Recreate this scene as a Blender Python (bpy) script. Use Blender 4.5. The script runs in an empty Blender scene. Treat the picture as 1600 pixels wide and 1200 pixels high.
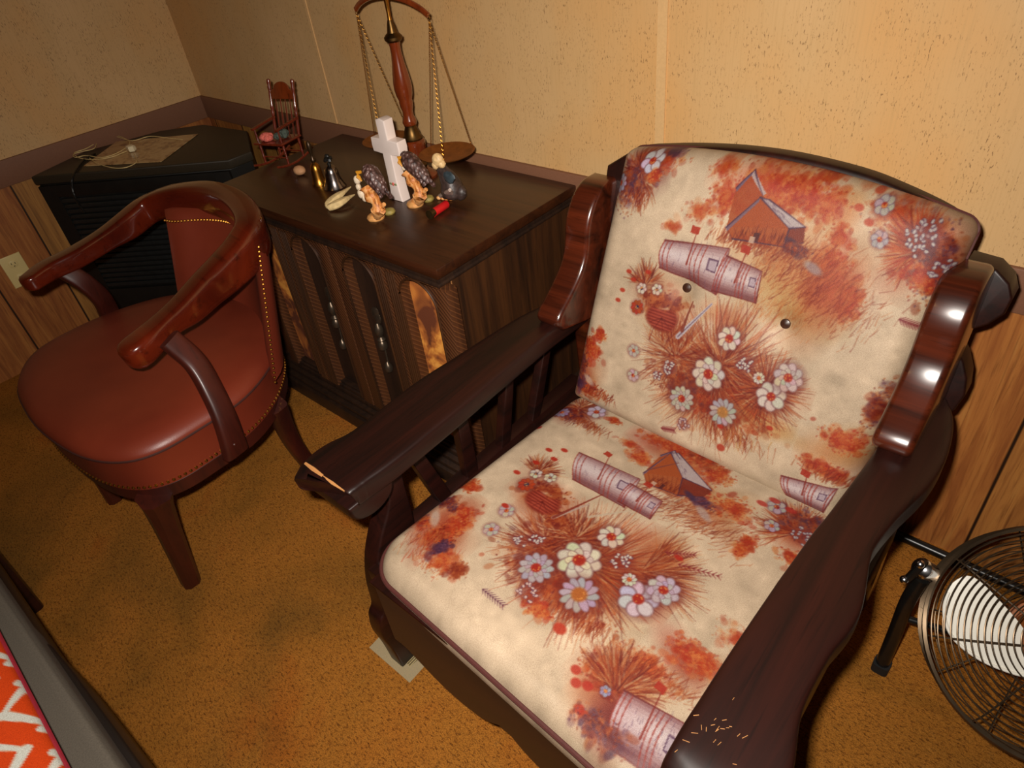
import bpy, bmesh, math, random
import numpy as np
from mathutils import Vector, Matrix
random.seed(7)
rng = np.random.default_rng(11)
scene = bpy.context.scene
COL = scene.collection

# ------------------------------------------------------------------ camera
FPX = 1062.28
cam_data = bpy.data.cameras.new('camera')
cam_data.sensor_fit = 'HORIZONTAL'
cam_data.sensor_width = 36.0
cam_data.lens = 36.0 * FPX / 1600.0
cam_data.clip_start = 0.02
cam = bpy.data.objects.new('camera', cam_data)
COL.objects.link(cam)
CAMZ = 1.3624
RX = Vector((0.75481, 0.64732, -0.10598))
RY = Vector((0.34211, -0.52636, -0.77840))
RZ = Vector((-0.55966, 0.55129, -0.61876))
cam.matrix_world = Matrix(((RX.x, -RY.x, -RZ.x, 0), (RX.y, -RY.y, -RZ.y, 0), (RX.z, -RY.z, -RZ.z, CAMZ), (0, 0, 0, 1)))
scene.camera = cam

# ------------------------------------------------------------------ view, world, lights
scene.view_settings.view_transform = 'Standard'
scene.view_settings.look = 'None'
scene.view_settings.gamma = 1.0
scene.view_settings.exposure = 0.0
world = bpy.data.worlds.new('dim_room')
scene.world = world
world.use_nodes = True
world.node_tree.nodes['Background'].inputs['Color'].default_value = (1.0, 0.48, 0.16, 1)
world.node_tree.nodes['Background'].inputs['Strength'].default_value = 0.006
# the camera's own flash, a little up and left of the lens
fl = bpy.data.lights.new('camera_flash', 'AREA')
fl.shape = 'RECTANGLE'; fl.size = 0.035; fl.size_y = 0.02
fl.energy = 20.5
fl.spread = math.radians(138)
fl.color = (1.0, 0.925, 0.84)
flo = bpy.data.objects.new('camera_flash', fl)
COL.objects.link(flo)
fm = cam.matrix_world.copy()
fm.translation = Vector((0, 0, CAMZ)) + RX * (-0.045) + RY * (-0.045) + RZ * (-0.01)
flo.matrix_world = fm
# the room's warm ceiling lamp, behind the photographer
cl = bpy.data.lights.new('ceiling_lamp', 'AREA')
cl.shape = 'DISK'; cl.size = 0.35
cl.energy = 1.1
cl.color = (1.0, 0.50, 0.16)
clo = bpy.data.objects.new('ceiling_lamp', cl)
clo.location = (-1.0, -0.9, 2.35)
COL.objects.link(clo)

# ------------------------------------------------------------------ helpers
def tag(o, label=None, cat=None, group=None, kind=None):
    if label: o['label'] = label
    if cat: o['category'] = cat
    if group: o['group'] = group
    if kind: o['kind'] = kind
    return o

def empty(name, loc, label, cat, group=None):
    o = bpy.data.objects.new(name, None)
    o.location = loc
    o.empty_display_size = 0.05
    COL.objects.link(o)
    return tag(o, label, cat, group)

class MB:
    """collects world-space geometry, builds ONE mesh object"""
    def __init__(self):
        self.v = []; self.f = []; self.m = []
    def add(self, verts, faces, mi=0):
        k = len(self.v)
        self.v += [tuple(map(float, p)) for p in verts]
        self.f += [tuple(k + i for i in f) for f in faces]
        self.m += [mi] * len(faces)
        return self
    def build(self, name, mat, parent=None, smooth=True, angle=38, mods=None):
        me = bpy.data.meshes.new(name)
        vs = self.v
        if parent is not None:
            b = parent
            off = Vector((0, 0, 0))
            while b is not None:
                off += b.location; b = b.parent
            vs = [(p[0] - off.x, p[1] - off.y, p[2] - off.z) for p in vs]
        me.from_pydata(vs, [], self.f)
        mats = mat if isinstance(mat, (list, tuple)) else [mat]
        for m in mats: me.materials.append(m)
        if len(mats) > 1:
            me.polygons.foreach_set('material_index', self.m)
        bm = bmesh.new(); bm.from_mesh(me)
        bmesh.ops.recalc_face_normals(bm, faces=bm.faces)
        bm.to_mesh(me); bm.free()
        if smooth:
            me.polygons.foreach_set('use_smooth', [True] * len(me.polygons))
            me.set_sharp_from_angle(angle=math.radians(angle))
        me.update()
        o = bpy.data.objects.new(name, me)
        COL.objects.link(o)
        if parent is not None: o.parent = parent
        return o

def V(*a): return Vector(a if len(a) > 1 else a[0])

def spline(pts, n=8, closed=False):
    P = [np.array(p, float) for p in pts]
    out = []
    N = len(P)
    rngi = range(N) if closed else range(N - 1)
    for i in rngi:
        p0 = P[(i - 1) % N] if (closed or i > 0) else 2 * P[0] - P[1]
        p1 = P[i]; p2 = P[(i + 1) % N]
        p3 = P[(i + 2) % N] if (closed or i + 2 < N) else 2 * P[-1] - P[-2]
        for k in range(n):
            t = k / n
            out.append(0.5 * ((2 * p1) + (-p0 + p2) * t + (2 * p0 - 5 * p1 + 4 * p2 - p3) * t * t + (-p0 + 3 * p1 - 3 * p2 + p3) * t ** 3))
    if not closed: out.append(P[-1])
    return out

def tube(mb, path, r, seg=10, up=(0, 0, 1), ratio=None, power=2.0, cap=True, closed=False, mi=0):
    """sweep: r = radius across (list or float); ratio = radius along 'up' (list or float)"""
    P = [Vector(p) for p in path]; n = len(P)
    R = r if isinstance(r, (list, tuple, np.ndarray)) else [r] * n
    if ratio is None: H = R
    else: H = ratio if isinstance(ratio, (list, tuple, np.ndarray)) else [ratio] * n
    up = Vector(up)
    rings = []
    for i in range(n):
        if closed: t = P[(i + 1) % n] - P[(i - 1) % n]
        else: t = P[min(i + 1, n - 1)] - P[max(i - 1, 0)]
        t.normalize()
        u = up
        if abs(t.dot(u)) > 0.97: u = Vector((1, 0, 0)) if abs(t.x) < 0.8 else Vector((0, 1, 0))
        s = t.cross(u).normalized(); w = s.cross(t).normalized()
        ring = []
        for k in range(seg):
            a = 2 * math.pi * (k + 0.5) / seg
            c, d = math.cos(a), math.sin(a)
            c = math.copysign(abs(c) ** (2 / power), c); d = math.copysign(abs(d) ** (2 / power), d)
            ring.append(P[i] + s * (c * R[i]) + w * (d * H[i]))
        rings.append(ring)
    vs = [v for ring in rings for v in ring]
    fs = []
    m = n if closed else n - 1
    for i in range(m):
        j = (i + 1) % n
        for k in range(seg):
            fs.append((i * seg + k, i * seg + (k + 1) % seg, j * seg + (k + 1) % seg, j * seg + k))
    if cap and not closed:
        fs.append(tuple(range(seg))[::-1]); fs.append(tuple((n - 1) * seg + k for k in range(seg)))
    mb.add(vs, fs, mi)
    return mb

def lathe(mb, prof, origin=(0, 0, 0), axis=(0, 0, 1), seg=24, mi=0, squash=None):
    ax = Vector(axis).normalized()
    u = Vector((1, 0, 0)) if abs(ax.x) < 0.9 else Vector((0, 1, 0))
    s = ax.cross(u).normalized(); w = ax.cross(s).normalized()
    O = Vector(origin); vs = []; fs = []
    for r, z in prof:
        for k in range(seg):
            a = 2 * math.pi * k / seg
            q = squash or 1
            vs.append(O + ax * z + s * (math.cos(a) * max(r, 1e-5)) + w * (math.sin(a) * max(r, 1e-5) * q))
    n = len(prof)
    for i in range(n - 1):
        for k in range(seg):
            fs.append((i * seg + k, i * seg + (k + 1) % seg, (i + 1) * seg + (k + 1) % seg, (i + 1) * seg + k))
    fs.append(tuple(range(seg))[::-1]); fs.append(tuple((n - 1) * seg + k for k in range(seg)))
    mb.add(vs, fs, mi)
    return mb

def slab(mb, outline, w0, w1, r=0.004, fn=None, n=3, mi=0):
    """extrude a 2-D outline between w0 and w1 with rounded rims; fn maps (u,v,w) to xyz"""
    O = [np.array(p[:2], float) for p in outline]
    N = len(O)
    area = sum(O[i][0] * O[(i + 1) % N][1] - O[(i + 1) % N][0] * O[i][1] for i in range(N))
    if area < 0: O = O[::-1]
    nor = []
    for i in range(N):
        a = O[i] - O[i - 1]; b = O[(i + 1) % N] - O[i]
        a = a / (np.linalg.norm(a) + 1e-12); b = b / (np.linalg.norm(b) + 1e-12)
        na = np.array((a[1], -a[0])); nb = np.array((b[1], -b[0]))
        m = na + nb; l = np.linalg.norm(m)
        if l < 1e-6: m = na; l = 1
        m = m / l
        m = m / max(0.45, m @ na)
        nor.append(m)
    sg = 1 if w1 > w0 else -1
    L = [(w0 + sg * r * (1 - math.cos(math.pi / 2 * k / n)), -r * (1 - math.sin(math.pi / 2 * k / n))) for k in range(n + 1)]
    L += [(w1 - sg * r * (1 - math.cos(math.pi / 2 * k / n)), -r * (1 - math.sin(math.pi / 2 * k / n))) for k in range(n, -1, -1)]
    if fn is None: fn = lambda u, v, w: (u, v, w)
    vs = []
    for w, off in L:
        for p, m in zip(O, nor):
            q = p + m * off
            vs.append(fn(q[0], q[1], w))
    fs = []
    for i in range(len(L) - 1):
        for k in range(N):
            fs.append((i * N + k, i * N + (k + 1) % N, (i + 1) * N + (k + 1) % N, (i + 1) * N + k))
    fs.append(tuple(range(N))[::-1]); fs.append(tuple((len(L) - 1) * N + k for k in range(N)))
    mb.add(vs, fs, mi)
    return mb

def box(mb, x0, x1, y0, y1, z0, z1, r=0.002, mi=0):
    return slab(mb, [(x0, y0), (x1, y0), (x1, y1), (x0, y1)], z0, z1, min(r, abs(x1 - x0) / 3, abs(y1 - y0) / 3, abs(z1 - z0) / 3), n=2, mi=mi)

def ball(mb, c, rx, ry=None, rz=None, rot=None, seg=14, rings=8, jitter=0.0, mi=0, seed=0):
    ry = ry or rx; rz = rz or rx
    M = Matrix.Rotation(0, 3, 'X') if rot is None else rot
    rr = random.Random(seed)
    vs = []; fs = []
    for i in range(rings + 1):
        th = math.pi * i / rings
        for k in range(seg):
            ph = 2 * math.pi * k / seg
            j = 1 + (rr.uniform(-jitter, jitter) if 0 < i < rings else 0)
            vs.append(Vector(c) + M @ Vector((rx * j * math.sin(th) * math.cos(ph), ry * j * math.sin(th) * math.sin(ph), rz * j * math.cos(th))))
    for i in range(rings):
        for k in range(seg):
            fs.append((i * seg + k, i * seg + (k + 1) % seg, (i + 1) * seg + (k + 1) % seg, (i + 1) * seg + k))
    mb.add(vs, fs, mi)
    return mb

# ------------------------------------------------------------------ materials
def srgb(r, g, b):
    f = lambda c: (c / 255 / 12.92) if c / 255 <= 0.04045 else ((c / 255 + 0.055) / 1.055) ** 2.4
    return (f(r), f(g), f(b), 1.0)

class NT:
    def __init__(self, name):
        self.mat = bpy.data.materials.new(name); self.mat.use_nodes = True
        self.t = self.mat.node_tree; self.b = self.t.nodes['Principled BSDF']
        self.co = self.t.nodes.new('ShaderNodeTexCoord')
    def n(self, typ, **kw):
        x = self.t.nodes.new(typ)
        for k, v in kw.items(): setattr(x, k, v)
        return x
    def link(self, a, b): self.t.links.new(a, b)
    def mapping(self, scale=(1, 1, 1), rot=(0, 0, 0), loc=(0, 0, 0)):
        m = self.n('ShaderNodeMapping')
        m.inputs['Scale'].default_value = scale; m.inputs['Rotation'].default_value = rot; m.inputs['Location'].default_value = loc
        self.link(self.co.outputs['Object'], m.inputs['Vector'])
        return m.outputs['Vector']
    def noise(self, vec, scale=5, detail=4, rough=0.5, dist=0.0):
        x = self.n('ShaderNodeTexNoise')
        x.inputs['Scale'].default_value = scale; x.inputs['Detail'].default_value = detail
        x.inputs['Roughness'].default_value = rough; x.inputs['Distortion'].default_value = dist
        self.link(vec, x.inputs['Vector'])
        return x.outputs['Fac']
    def ramp(self, fac, stops, interp='LINEAR'):
        x = self.n('ShaderNodeValToRGB'); x.color_ramp.interpolation = interp
        e = x.color_ramp.elements
        while len(e) > 1: e.remove(e[-1])
        e[0].position = stops[0][0]; e[0].color = stops[0][1]
        for p, c in stops[1:]:
            q = e.new(p); q.color = c
        self.link(fac, x.inputs['Fac'])
        return x.outputs['Color']
    def mix(self, a, b, fac, blend='MIX'):
        x = self.n('ShaderNodeMix', data_type='RGBA', blend_type=blend)
        for s, i in ((fac, 0), (a, 6), (b, 7)):
            if isinstance(s, (int, float)): x.inputs[i].default_value = s
            elif isinstance(s, tuple): x.inputs[i].default_value = s
            else: self.link(s, x.inputs[i])
        return x.outputs[2]
    def math(self, op, a, b=0.0):
        x = self.n('ShaderNodeMath', operation=op)
        for s, i in ((a, 0), (b, 1)):
            if isinstance(s, (int, float)): x.inputs[i].default_value = s
            else: self.link(s, x.inputs[i])
        return x.outputs[0]
    def bump(self, h, strength=0.3, dist=0.002):
        x = self.n('ShaderNodeBump')
        x.inputs['Strength'].default_value = strength; x.inputs['Distance'].default_value = dist
        self.link(h, x.inputs['Height']); self.link(x.outputs['Normal'], self.b.inputs['Normal'])
    def base(self, c):
        if isinstance(c, tuple): self.b.inputs['Base Color'].default_value = c
        else: self.link(c, self.b.inputs['Base Color'])
        return self
    def set(self, **kw):
        names = dict(rough='Roughness', metal='Metallic', coat='Coat Weight', coatr='Coat Roughness', spec='Specular IOR Level',
                     sheen='Sheen Weight', trans='Transmission Weight', ior='IOR', alpha='Alpha', sss='Subsurface Weight')
        for k, v in kw.items():
            i = self.b.inputs[names[k]]
            if isinstance(v, (int, float)): i.default_value = v
            else: self.link(v, i)
        return self.mat

def plain(name, rgb, rough=0.5, metal=0.0, var=0.12, scale=60, bump=0.0, **kw):
    t = NT(name)
    c = srgb(*rgb)
    n = t.noise(t.mapping(), scale, 3)
    lo = tuple(x * (1 - var) for x in c[:3]) + (1,); hi = tuple(min(1, x * (1 + var)) for x in c[:3]) + (1,)
    t.base(t.ramp(n, [(0.3, lo), (0.7, hi)]))
    if bump: t.bump(n, bump, 0.002)
    return t.set(rough=rough, metal=metal, **kw)

def wood(name, dark, light, along='Z', scale=1.0, rough=0.35, coat=0.0, coatr=0.1, spots=None, fine=True):
    t = NT(name)
    s = {'X': (1.2, 22, 22), 'Y': (22, 1.2, 22), 'Z': (22, 22, 1.2)}[along]
    v = t.mapping(tuple(q * scale for q in s))
    a = t.noise(v, 1.3, 6, 0.6, 0.8)
    c = t.ramp(a, [(0.3, srgb(*dark)), (0.7, srgb(*light))])
    if fine:
        v2 = t.mapping(tuple(q * scale * 6 for q in s))
        b = t.noise(v2, 1.5, 3, 0.6)
        c = t.mix(c, srgb(*[q * 0.55 for q in dark]), t.math('MULTIPLY', t.ramp_fac(b, 0.55, 0.75), 0.6)) if hasattr(t, 'ramp_fac') else c
    t.base(c)
    t.bump(a, 0.06, 0.001)
    return t.set(rough=rough, coat=coat, coatr=coatr)
def _rf(self, fac, lo, hi):
    x = self.n('ShaderNodeMapRange'); x.inputs['From Min'].default_value = lo; x.inputs['From Max'].default_value = hi
    self.link(fac, x.inputs['Value']); return x.outputs['Result']
NT.ramp_fac = _rf

M = {}
def mat_wallpaper():
    t = NT('wallpaper')
    big = t.noise(t.mapping((2.2, 2.2, 1.4)), 1.6, 3)
    c = t.ramp(big, [(0.3, srgb(206, 158, 100)), (0.5, srgb(202, 163, 112)), (0.72, srgb(212, 172, 122))])
    st = t.noise(t.mapping((90, 90, 3)), 3, 3)
    c = t.mix(c, srgb(188, 150, 98), t.math('MULTIPLY', t.ramp_fac(st, 0.5, 0.75), 0.5))
    f1 = t.noise(t.mapping((330, 330, 95)), 1.0, 2, 0.7)
    f2 = t.noise(t.mapping((9, 9, 6)), 3.0, 2)
    fl = t.math('MULTIPLY', t.ramp_fac(f1, 0.58, 0.66), t.ramp_fac(f2, 0.35, 0.6))
    c = t.mix(c, srgb(112, 82, 50), t.math('MULTIPLY', fl, 0.8))
    f3 = t.noise(t.mapping((90, 90, 340)), 1.0, 2, 0.7)
    fl2 = t.math('MULTIPLY', t.ramp_fac(f3, 0.68, 0.74), t.ramp_fac(f2, 0.42, 0.66))
    c = t.mix(c, srgb(130, 92, 55), t.math('MULTIPLY', fl2, 0.6))
    t.base(c)
    t.bump(st, 0.15, 0.001)
    return t.set(rough=0.62, spec=0.3)
M['wallpaper'] = mat_wallpaper()

def mat_panel():
    t = NT('wood_grain_panelling')
    sep = t.n('ShaderNodeSeparateXYZ'); t.link(t.co.outputs['Object'], sep.inputs[0])
    along = t.math('ADD', sep.outputs['X'], sep.outputs['Y'])
    sc = t.math('MULTIPLY', t.math('SUBTRACT', along, 1.336), 1 / 0.2032)
    cell = t.math('FLOOR', sc)
    wn = t.n('ShaderNodeTexWhiteNoise', noise_dimensions='1D'); t.link(cell, wn.inputs['W'])
    fr = t.math('FRACT', sc)
    g = t.math('MINIMUM', fr, t.math('SUBTRACT', 1.0, fr))
    groove = t.n('ShaderNodeMapRange'); groove.inputs['From Min'].default_value = 0.008; groove.inputs['From Max'].default_value = 0.02
    t.link(g, groove.inputs['Value'])
    # grain
    cmb = t.n('ShaderNodeCombineXYZ')
    t.link(t.math('MULTIPLY', along, 34), cmb.inputs['X']); t.link(t.math('MULTIPLY', wn.outputs['Value'], 9.0), cmb.inputs['Y']); t.link(t.math('MULTIPLY', sep.outputs['Z'], 2.6), cmb.inputs['Z'])
    n1 = t.noise(cmb.outputs[0], 1.0, 6, 0.62, 1.2)
    c = t.ramp(n1, [(0.25, srgb(84, 42, 18)), (0.42, srgb(140, 80, 34)), (0.6, srgb(180, 116, 54)), (0.8, srgb(190, 140, 72))])
    c = t.mix(c, t.ramp(wn.outputs['Value'], [(0.0, srgb(150, 84, 44)), (0.5, srgb(170, 112, 60)), (1.0, srgb(150, 128, 62))]), 0.4)
    cmb2 = t.n('ShaderNodeCombineXYZ')
    t.link(t.math('MULTIPLY', along, 160), cmb2.inputs['X']); t.link(t.math('MULTIPLY', sep.outputs['Z'], 7), cmb2.inputs['Z'])
    n2 = t.noise(cmb2.outputs[0], 1.0, 4, 0.6, 0.6)
    c = t.mix(c, srgb(84, 38, 16), t.math('MULTIPLY', t.ramp_fac(n2, 0.52, 0.72), 0.55))
    c = t.mix(srgb(38, 22, 12), c, groove.outputs['Result'])
    t.base(c)
    t.bump(groove.outputs['Result'], 0.5, 0.003)
    return t.set(rough=0.45)
M['panel'] = mat_panel()

def mat_carpet():
    t = NT('golden_brown_carpet')
    a = t.noise(t.mapping(), 2.6, 4, 0.6, 0.5)
    c = t.ramp(a, [(0.28, srgb(140, 98, 38)), (0.45, srgb(190, 124, 46)), (0.58, srgb(206, 132, 50)), (0.75, srgb(198, 104, 32))])
    m = t.noise(t.mapping(), 46, 6, 0.8, 0.2)
    c = t.mix(c, srgb(112, 56, 18), t.math('MULTIPLY', t.ramp_fac(m, 0.54, 0.72), 0.6))
    m2 = t.noise(t.mapping((1.0, 2.2, 1.0), (0, 0, .5)), 110, 4, 0.75)
    c = t.mix(c, srgb(88, 42, 14), t.math('MULTIPLY', t.ramp_fac(m2, 0.52, 0.62), 0.8))
    c = t.mix(c, srgb(206, 148, 70), t.math('MULTIPLY', t.ramp_fac(t.noise(t.mapping(loc=(3, 1, 0)), 60, 4, 0.7), 0.55, 0.75), 0.35))
    f = t.noise(t.mapping(), 420, 3, 0.8)
    c = t.mix(c, srgb(96, 58, 26), t.math('MULTIPLY', t.ramp_fac(f, 0.48, 0.60), 0.6))
    st = t.noise(t.mapping(loc=(7, 2, 0)), 1.7, 3, 0.55, 0.6)
    c = t.mix(c, srgb(76, 66, 34), t.math('MULTIPLY', t.ramp_fac(st, 0.54, 0.72), 0.45))
    t.base(c)
    h = t.math('ADD', t.math('MULTIPLY', f, 0.6), m)
    t.bump(h, 0.9, 0.008)
    return t.set(rough=0.95, spec=0.1)
M['carpet'] = mat_carpet()
M['rail'] = plain('brown_painted_rail', (124, 84, 62), 0.55, var=0.06, scale=300, spec=0.3)
M['batten'] = plain('tan_batten', (214, 172, 118), 0.6, var=0.05, scale=200, spec=0.3)
M['darkwood'] = wood('dark_lacquered_wood', (16, 6, 4), (42, 14, 8), 'Y', 0.8, 0.42, 0.12, 0.25)
M['darkwood'].node_tree.nodes['Principled BSDF'].inputs['Specular IOR Level'].default_value = 0.3
M['darkwood_z'] = wood('dark_lacquered_wood_upright', (26, 8, 4), (84, 32, 14), 'X', 0.8, 0.26, 0.7, 0.12)
M['apronwood'] = wood('dark_apron_wood', (24, 10, 6), (44, 18, 9), 'X', 0.8, 0.5, 0.1, 0.3)
M['redwood'] = wood('glossy_cherry_wood', (62, 15, 6), (98, 30, 11), 'X', 0.25, 0.22, 0.8, 0.08)
M['redwood_z'] = wood('cherry_wood_upright', (44, 13, 7), (70, 22, 10), 'Z', 0.4, 0.45, 0.12, 0.2)
M['pull'] = plain('pewter_brown_pull', (96, 82, 68), 0.35, 0.8)
M['ebony'] = wood('near_black_wood', (14, 9, 6), (26, 16, 10), 'X', 0.8, 0.5, 0.0)
M['cab'] = wood('dark_walnut_veneer', (38, 21, 10), (70, 40, 18), 'Z', 1.0, 0.42, 0.0)
M['cabtop'] = wood('dark_walnut_top', (38, 18, 8), (64, 32, 14), 'X', 1.0, 0.34, 0.25, 0.2)
M['cabdark'] = wood('dark_recess_wood', (26, 15, 9), (50, 30, 17), 'Z', 1.0, 0.5, 0.0)
M['edge'] = wood('worn_raw_wood', (150, 98, 52), (186, 132, 78), 'X', 1.0, 0.6, 0.0)
def mat_velvet():
    t = NT('crushed_gold_velvet')
    a = t.noise(t.mapping((1, 1, 0.7)), 9, 3, 0.6, 1.6)
    c = t.ramp(a, [(0.40, srgb(96, 44, 14)), (0.50, srgb(176, 100, 36)), (0.60, srgb(226, 152, 62)), (0.8, srgb(238, 172, 84))])
    t.base(c); t.bump(t.noise(t.mapping(), 260, 3), 0.3, 0.002)
    return t.set(rough=0.8)
M['velvet'] = mat_velvet()
def mat_leather():
    t = NT('oxblood_brown_leather')
    a = t.noise(t.mapping(), 5, 3)
    t.base(t.ramp(a, [(0.3, srgb(104, 38, 22)), (0.7, srgb(122, 48, 28))]))
    v = t.n('ShaderNodeTexVoronoi'); v.inputs['Scale'].default_value = 420
    t.link(t.mapping(), v.inputs['Vector'])
    t.bump(v.outputs['Distance'], 0.12, 0.0006)
    return t.set(rough=0.42, spec=0.5)
M['leather'] = mat_leather()
M['seam'] = plain('dark_stitching', (58, 26, 20), 0.6)
M['redpipe'] = plain('dark_red_piping', (126, 16, 34), 0.7)
M['brass'] = plain('brass', (170, 118, 48), 0.32, 1.0, var=0.15)
M['blackbrass'] = plain('dark_handle', (62, 44, 26), 0.35, 0.6)
M['oldbrass'] = plain('aged_brass', (104, 78, 44), 0.42, 1.0, var=0.3)
M['copperpan'] = plain('aged_brass_pan', (150, 92, 40), 0.5, 0.7, var=0.2)
M['scalewood'] = wood('turned_walnut', (92, 34, 12), (130, 54, 20), 'Z', 0.6, 0.22, 0.8, 0.08)
M['chairwood'] = wood('miniature_cherry', (84, 26, 14), (120, 44, 24), 'Z', 3, 0.25, 0.7, 0.1)
M['white'] = plain('white_glazed_ceramic', (232, 216, 208), 0.25, var=0.03, scale=20, coat=0.4)
M['whiteplastic'] = plain('white_plastic', (228, 214, 178), 0.35, var=0.02)
M['cord'] = plain('cream_cord', (214, 188, 128), 0.5, var=0.05)
M['ivory'] = plain('ivory_outlet_plate', (222, 198, 134), 0.4, var=0.03, scale=20)
M['black'] = plain('black_plastic', (20, 18, 15), 0.45, var=0.2, scale=30)
M['heater_top'] = plain('dark_olive_enamel', (44, 36, 24), 0.5, var=0.15, scale=200)
M['louvre'] = plain('black_louvres', (26, 28, 28), 0.35, var=0.2)
M['blackmetal'] = plain('black_tube_metal', (24, 22, 20), 0.3, 0.3, var=0.2)
M['rubber'] = plain('black_rubber', (14, 13, 12), 0.7)
M['chrome'] = plain('chrome', (235, 235, 238), 0.2, 1.0, var=0.02)
M['wire'] = plain('bronze_grille_wire', (96, 80, 62), 0.35, 0.85, var=0.1)
M['blade'] = plain('white_fan_blade', (226, 222, 210), 0.35, var=0.03, scale=15)
M['motor'] = plain('rusty_motor_housing', (150, 84, 34), 0.6, var=0.35, scale=40)
M['silver'] = plain('silvered_bell_metal', (150, 140, 136), 0.22, 1.0, var=0.1)
M['stone'] = plain('pinkish_tan_stone', (190, 140, 98), 0.7, var=0.15, scale=90)
M['bone'] = plain('pale_carved_resin', (214, 186, 132), 0.55, var=0.2, scale=110)
M['pink'] = plain('pink_yarn', (214, 106, 92), 0.85, var=0.3, scale=220, bump=0.5)
M['green'] = plain('grey_green_yarn', (72, 82, 72), 0.9, var=0.35, scale=160, bump=0.5)
M['shellred'] = plain('red_shotshell_hull', (206, 26, 30), 0.4, var=0.08)
M['shellbrass'] = plain('tarnished_brass', (92, 74, 44), 0.4, 0.9, var=0.3)
def mat_feather():
    t = NT('brown_speckled_feathers')
    v = t.n('ShaderNodeTexVoronoi'); v.inputs['Scale'].default_value = 150
    t.link(t.mapping((1, 1, 0.7)), v.inputs['Vector'])
    c = t.ramp(v.outputs['Distance'], [(0.12, srgb(196, 180, 176)), (0.24, srgb(112, 84, 78)), (0.6, srgb(74, 48, 42)), (0.85, srgb(48, 30, 26))])
    t.base(c); t.bump(v.outputs['Distance'], 0.6, 0.003)
    return t.set(rough=0.45)
M['feather'] = mat_feather()
def mat_tree():
    t = NT('painted_tan_branch')
    a = t.noise(t.mapping((1, 1, 0.5)), 70, 4, 0.6, 1.0)
    t.base(t.ramp(a, [(0.32, srgb(74, 54, 24)), (0.42, srgb(196, 112, 44)), (0.52, srgb(226, 158, 92)), (0.8, srgb(238, 190, 130))]))
    t.bump(a, 0.5, 0.003)
    return t.set(rough=0.5)
M['branch'] = mat_tree()
M['moss'] = plain('painted_mossy_base', (146, 128, 62), 0.6, var=0.35, scale=90, bump=0.4)
M['tanbase'] = plain('painted_tan_base', (204, 146, 84), 0.6, var=0.25, scale=90, bump=0.4)
M['eaglewhite'] = plain('painted_white_feathers', (226, 206, 178), 0.5, var=0.15, scale=140, bump=0.4)
M['eaglecream'] = plain('painted_cream_feathers', (222, 186, 132), 0.5, var=0.2, scale=140, bump=0.4)
M['beak'] = plain('painted_yellow_beak', (214, 146, 40), 0.4, var=0.1)
M['darkbird'] = plain('painted_dark_plumage', (58, 44, 40), 0.45, var=0.45, scale=90, bump=0.5)
M['bluegrey'] = plain('painted_blue_grey', (50, 62, 68), 0.5, var=0.3, scale=90)
M['greyfeather'] = plain('painted_grey_feathers', (176, 156, 144), 0.5, var=0.35, scale=200, bump=0.5)
M['rose'] = plain('painted_rose', (214, 110, 98), 0.4)
M['leafpaint'] = plain('painted_leaf', (126, 140, 96), 0.4)
M['greycloth'] = plain('charcoal_upholstery', (74, 67, 57), 0.9, var=0.15, scale=500, bump=0.3)
M['paper'] = None
M['button'] = plain('dark_brown_button', (50, 26, 16), 0.35, var=0.1, coat=0.4)
M['piping'] = plain('dark_maroon_piping', (70, 26, 20), 0.7, var=0.15, scale=300)

# ------------------------------------------------------------------ the setting
WX = -2.854; WY = 1.30; XR = 2.6; YF = -2.6; HC = 2.42
def quad(mb, a, b, c, d, mi=0): mb.add([a, b, c, d], [(0, 1, 2, 3)], mi)
m = MB(); quad(m, (WX - .1, YF, 0), (XR, YF, 0), (XR, WY + .1, 0), (WX - .1, WY + .1, 0))
m.v += []; tag(m.build('floor', M['carpet'], smooth=False), kind='structure')
RB = 0.628; RT = 0.712
m = MB(); quad(m, (WX, WY, RT - .01), (XR, WY, RT - .01), (XR, WY, HC), (WX, WY, HC), 0)
quad(m, (WX, WY, 0), (XR, WY, 0), (XR, WY, RT - .01), (WX, WY, RT - .01), 1)
quad(m, (WX, WY + .1, 0), (XR, WY + .1, 0), (XR, WY + .1, HC), (WX, WY + .1, HC), 0)
tag(m.build('wall_back', [M['wallpaper'], M['panel']], smooth=False), kind='structure')
m = MB(); quad(m, (WX, WY, RT - .01), (WX, YF, RT - .01), (WX, YF, HC), (WX, WY, HC), 0)
quad(m, (WX, WY, 0), (WX, YF, 0), (WX, YF, RT - .01), (WX, WY, RT - .01), 1)
quad(m, (WX - .1, WY, 0), (WX - .1, YF, 0), (WX - .1, YF, HC), (WX - .1, WY, HC), 0)
tag(m.build('wall_left', [M['wallpaper'], M['panel']], smooth=False), kind='structure')
m = MB(); box(m, WX, XR, WY - .009, WY + .002, RB, RT, .003)
tag(m.build('trim_1', M['rail']), kind='structure')
m = MB(); box(m, WX - .002, WX + .009, YF, WY - .009, RB, RT, .003)
tag(m.build('trim_2', M['rail']), kind='structure')
m = MB(); box(m, -.776, -.754, WY - .003, WY + .001, RT, HC, .001)
tag(m.build('trim_3', M['batten']), kind='structure')
m = MB(); box(m, -1.968, -1.958, WY - .003, WY + .001, RT, HC, .001)
tag(m.build('trim_4', M['batten']), kind='structure')


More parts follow.
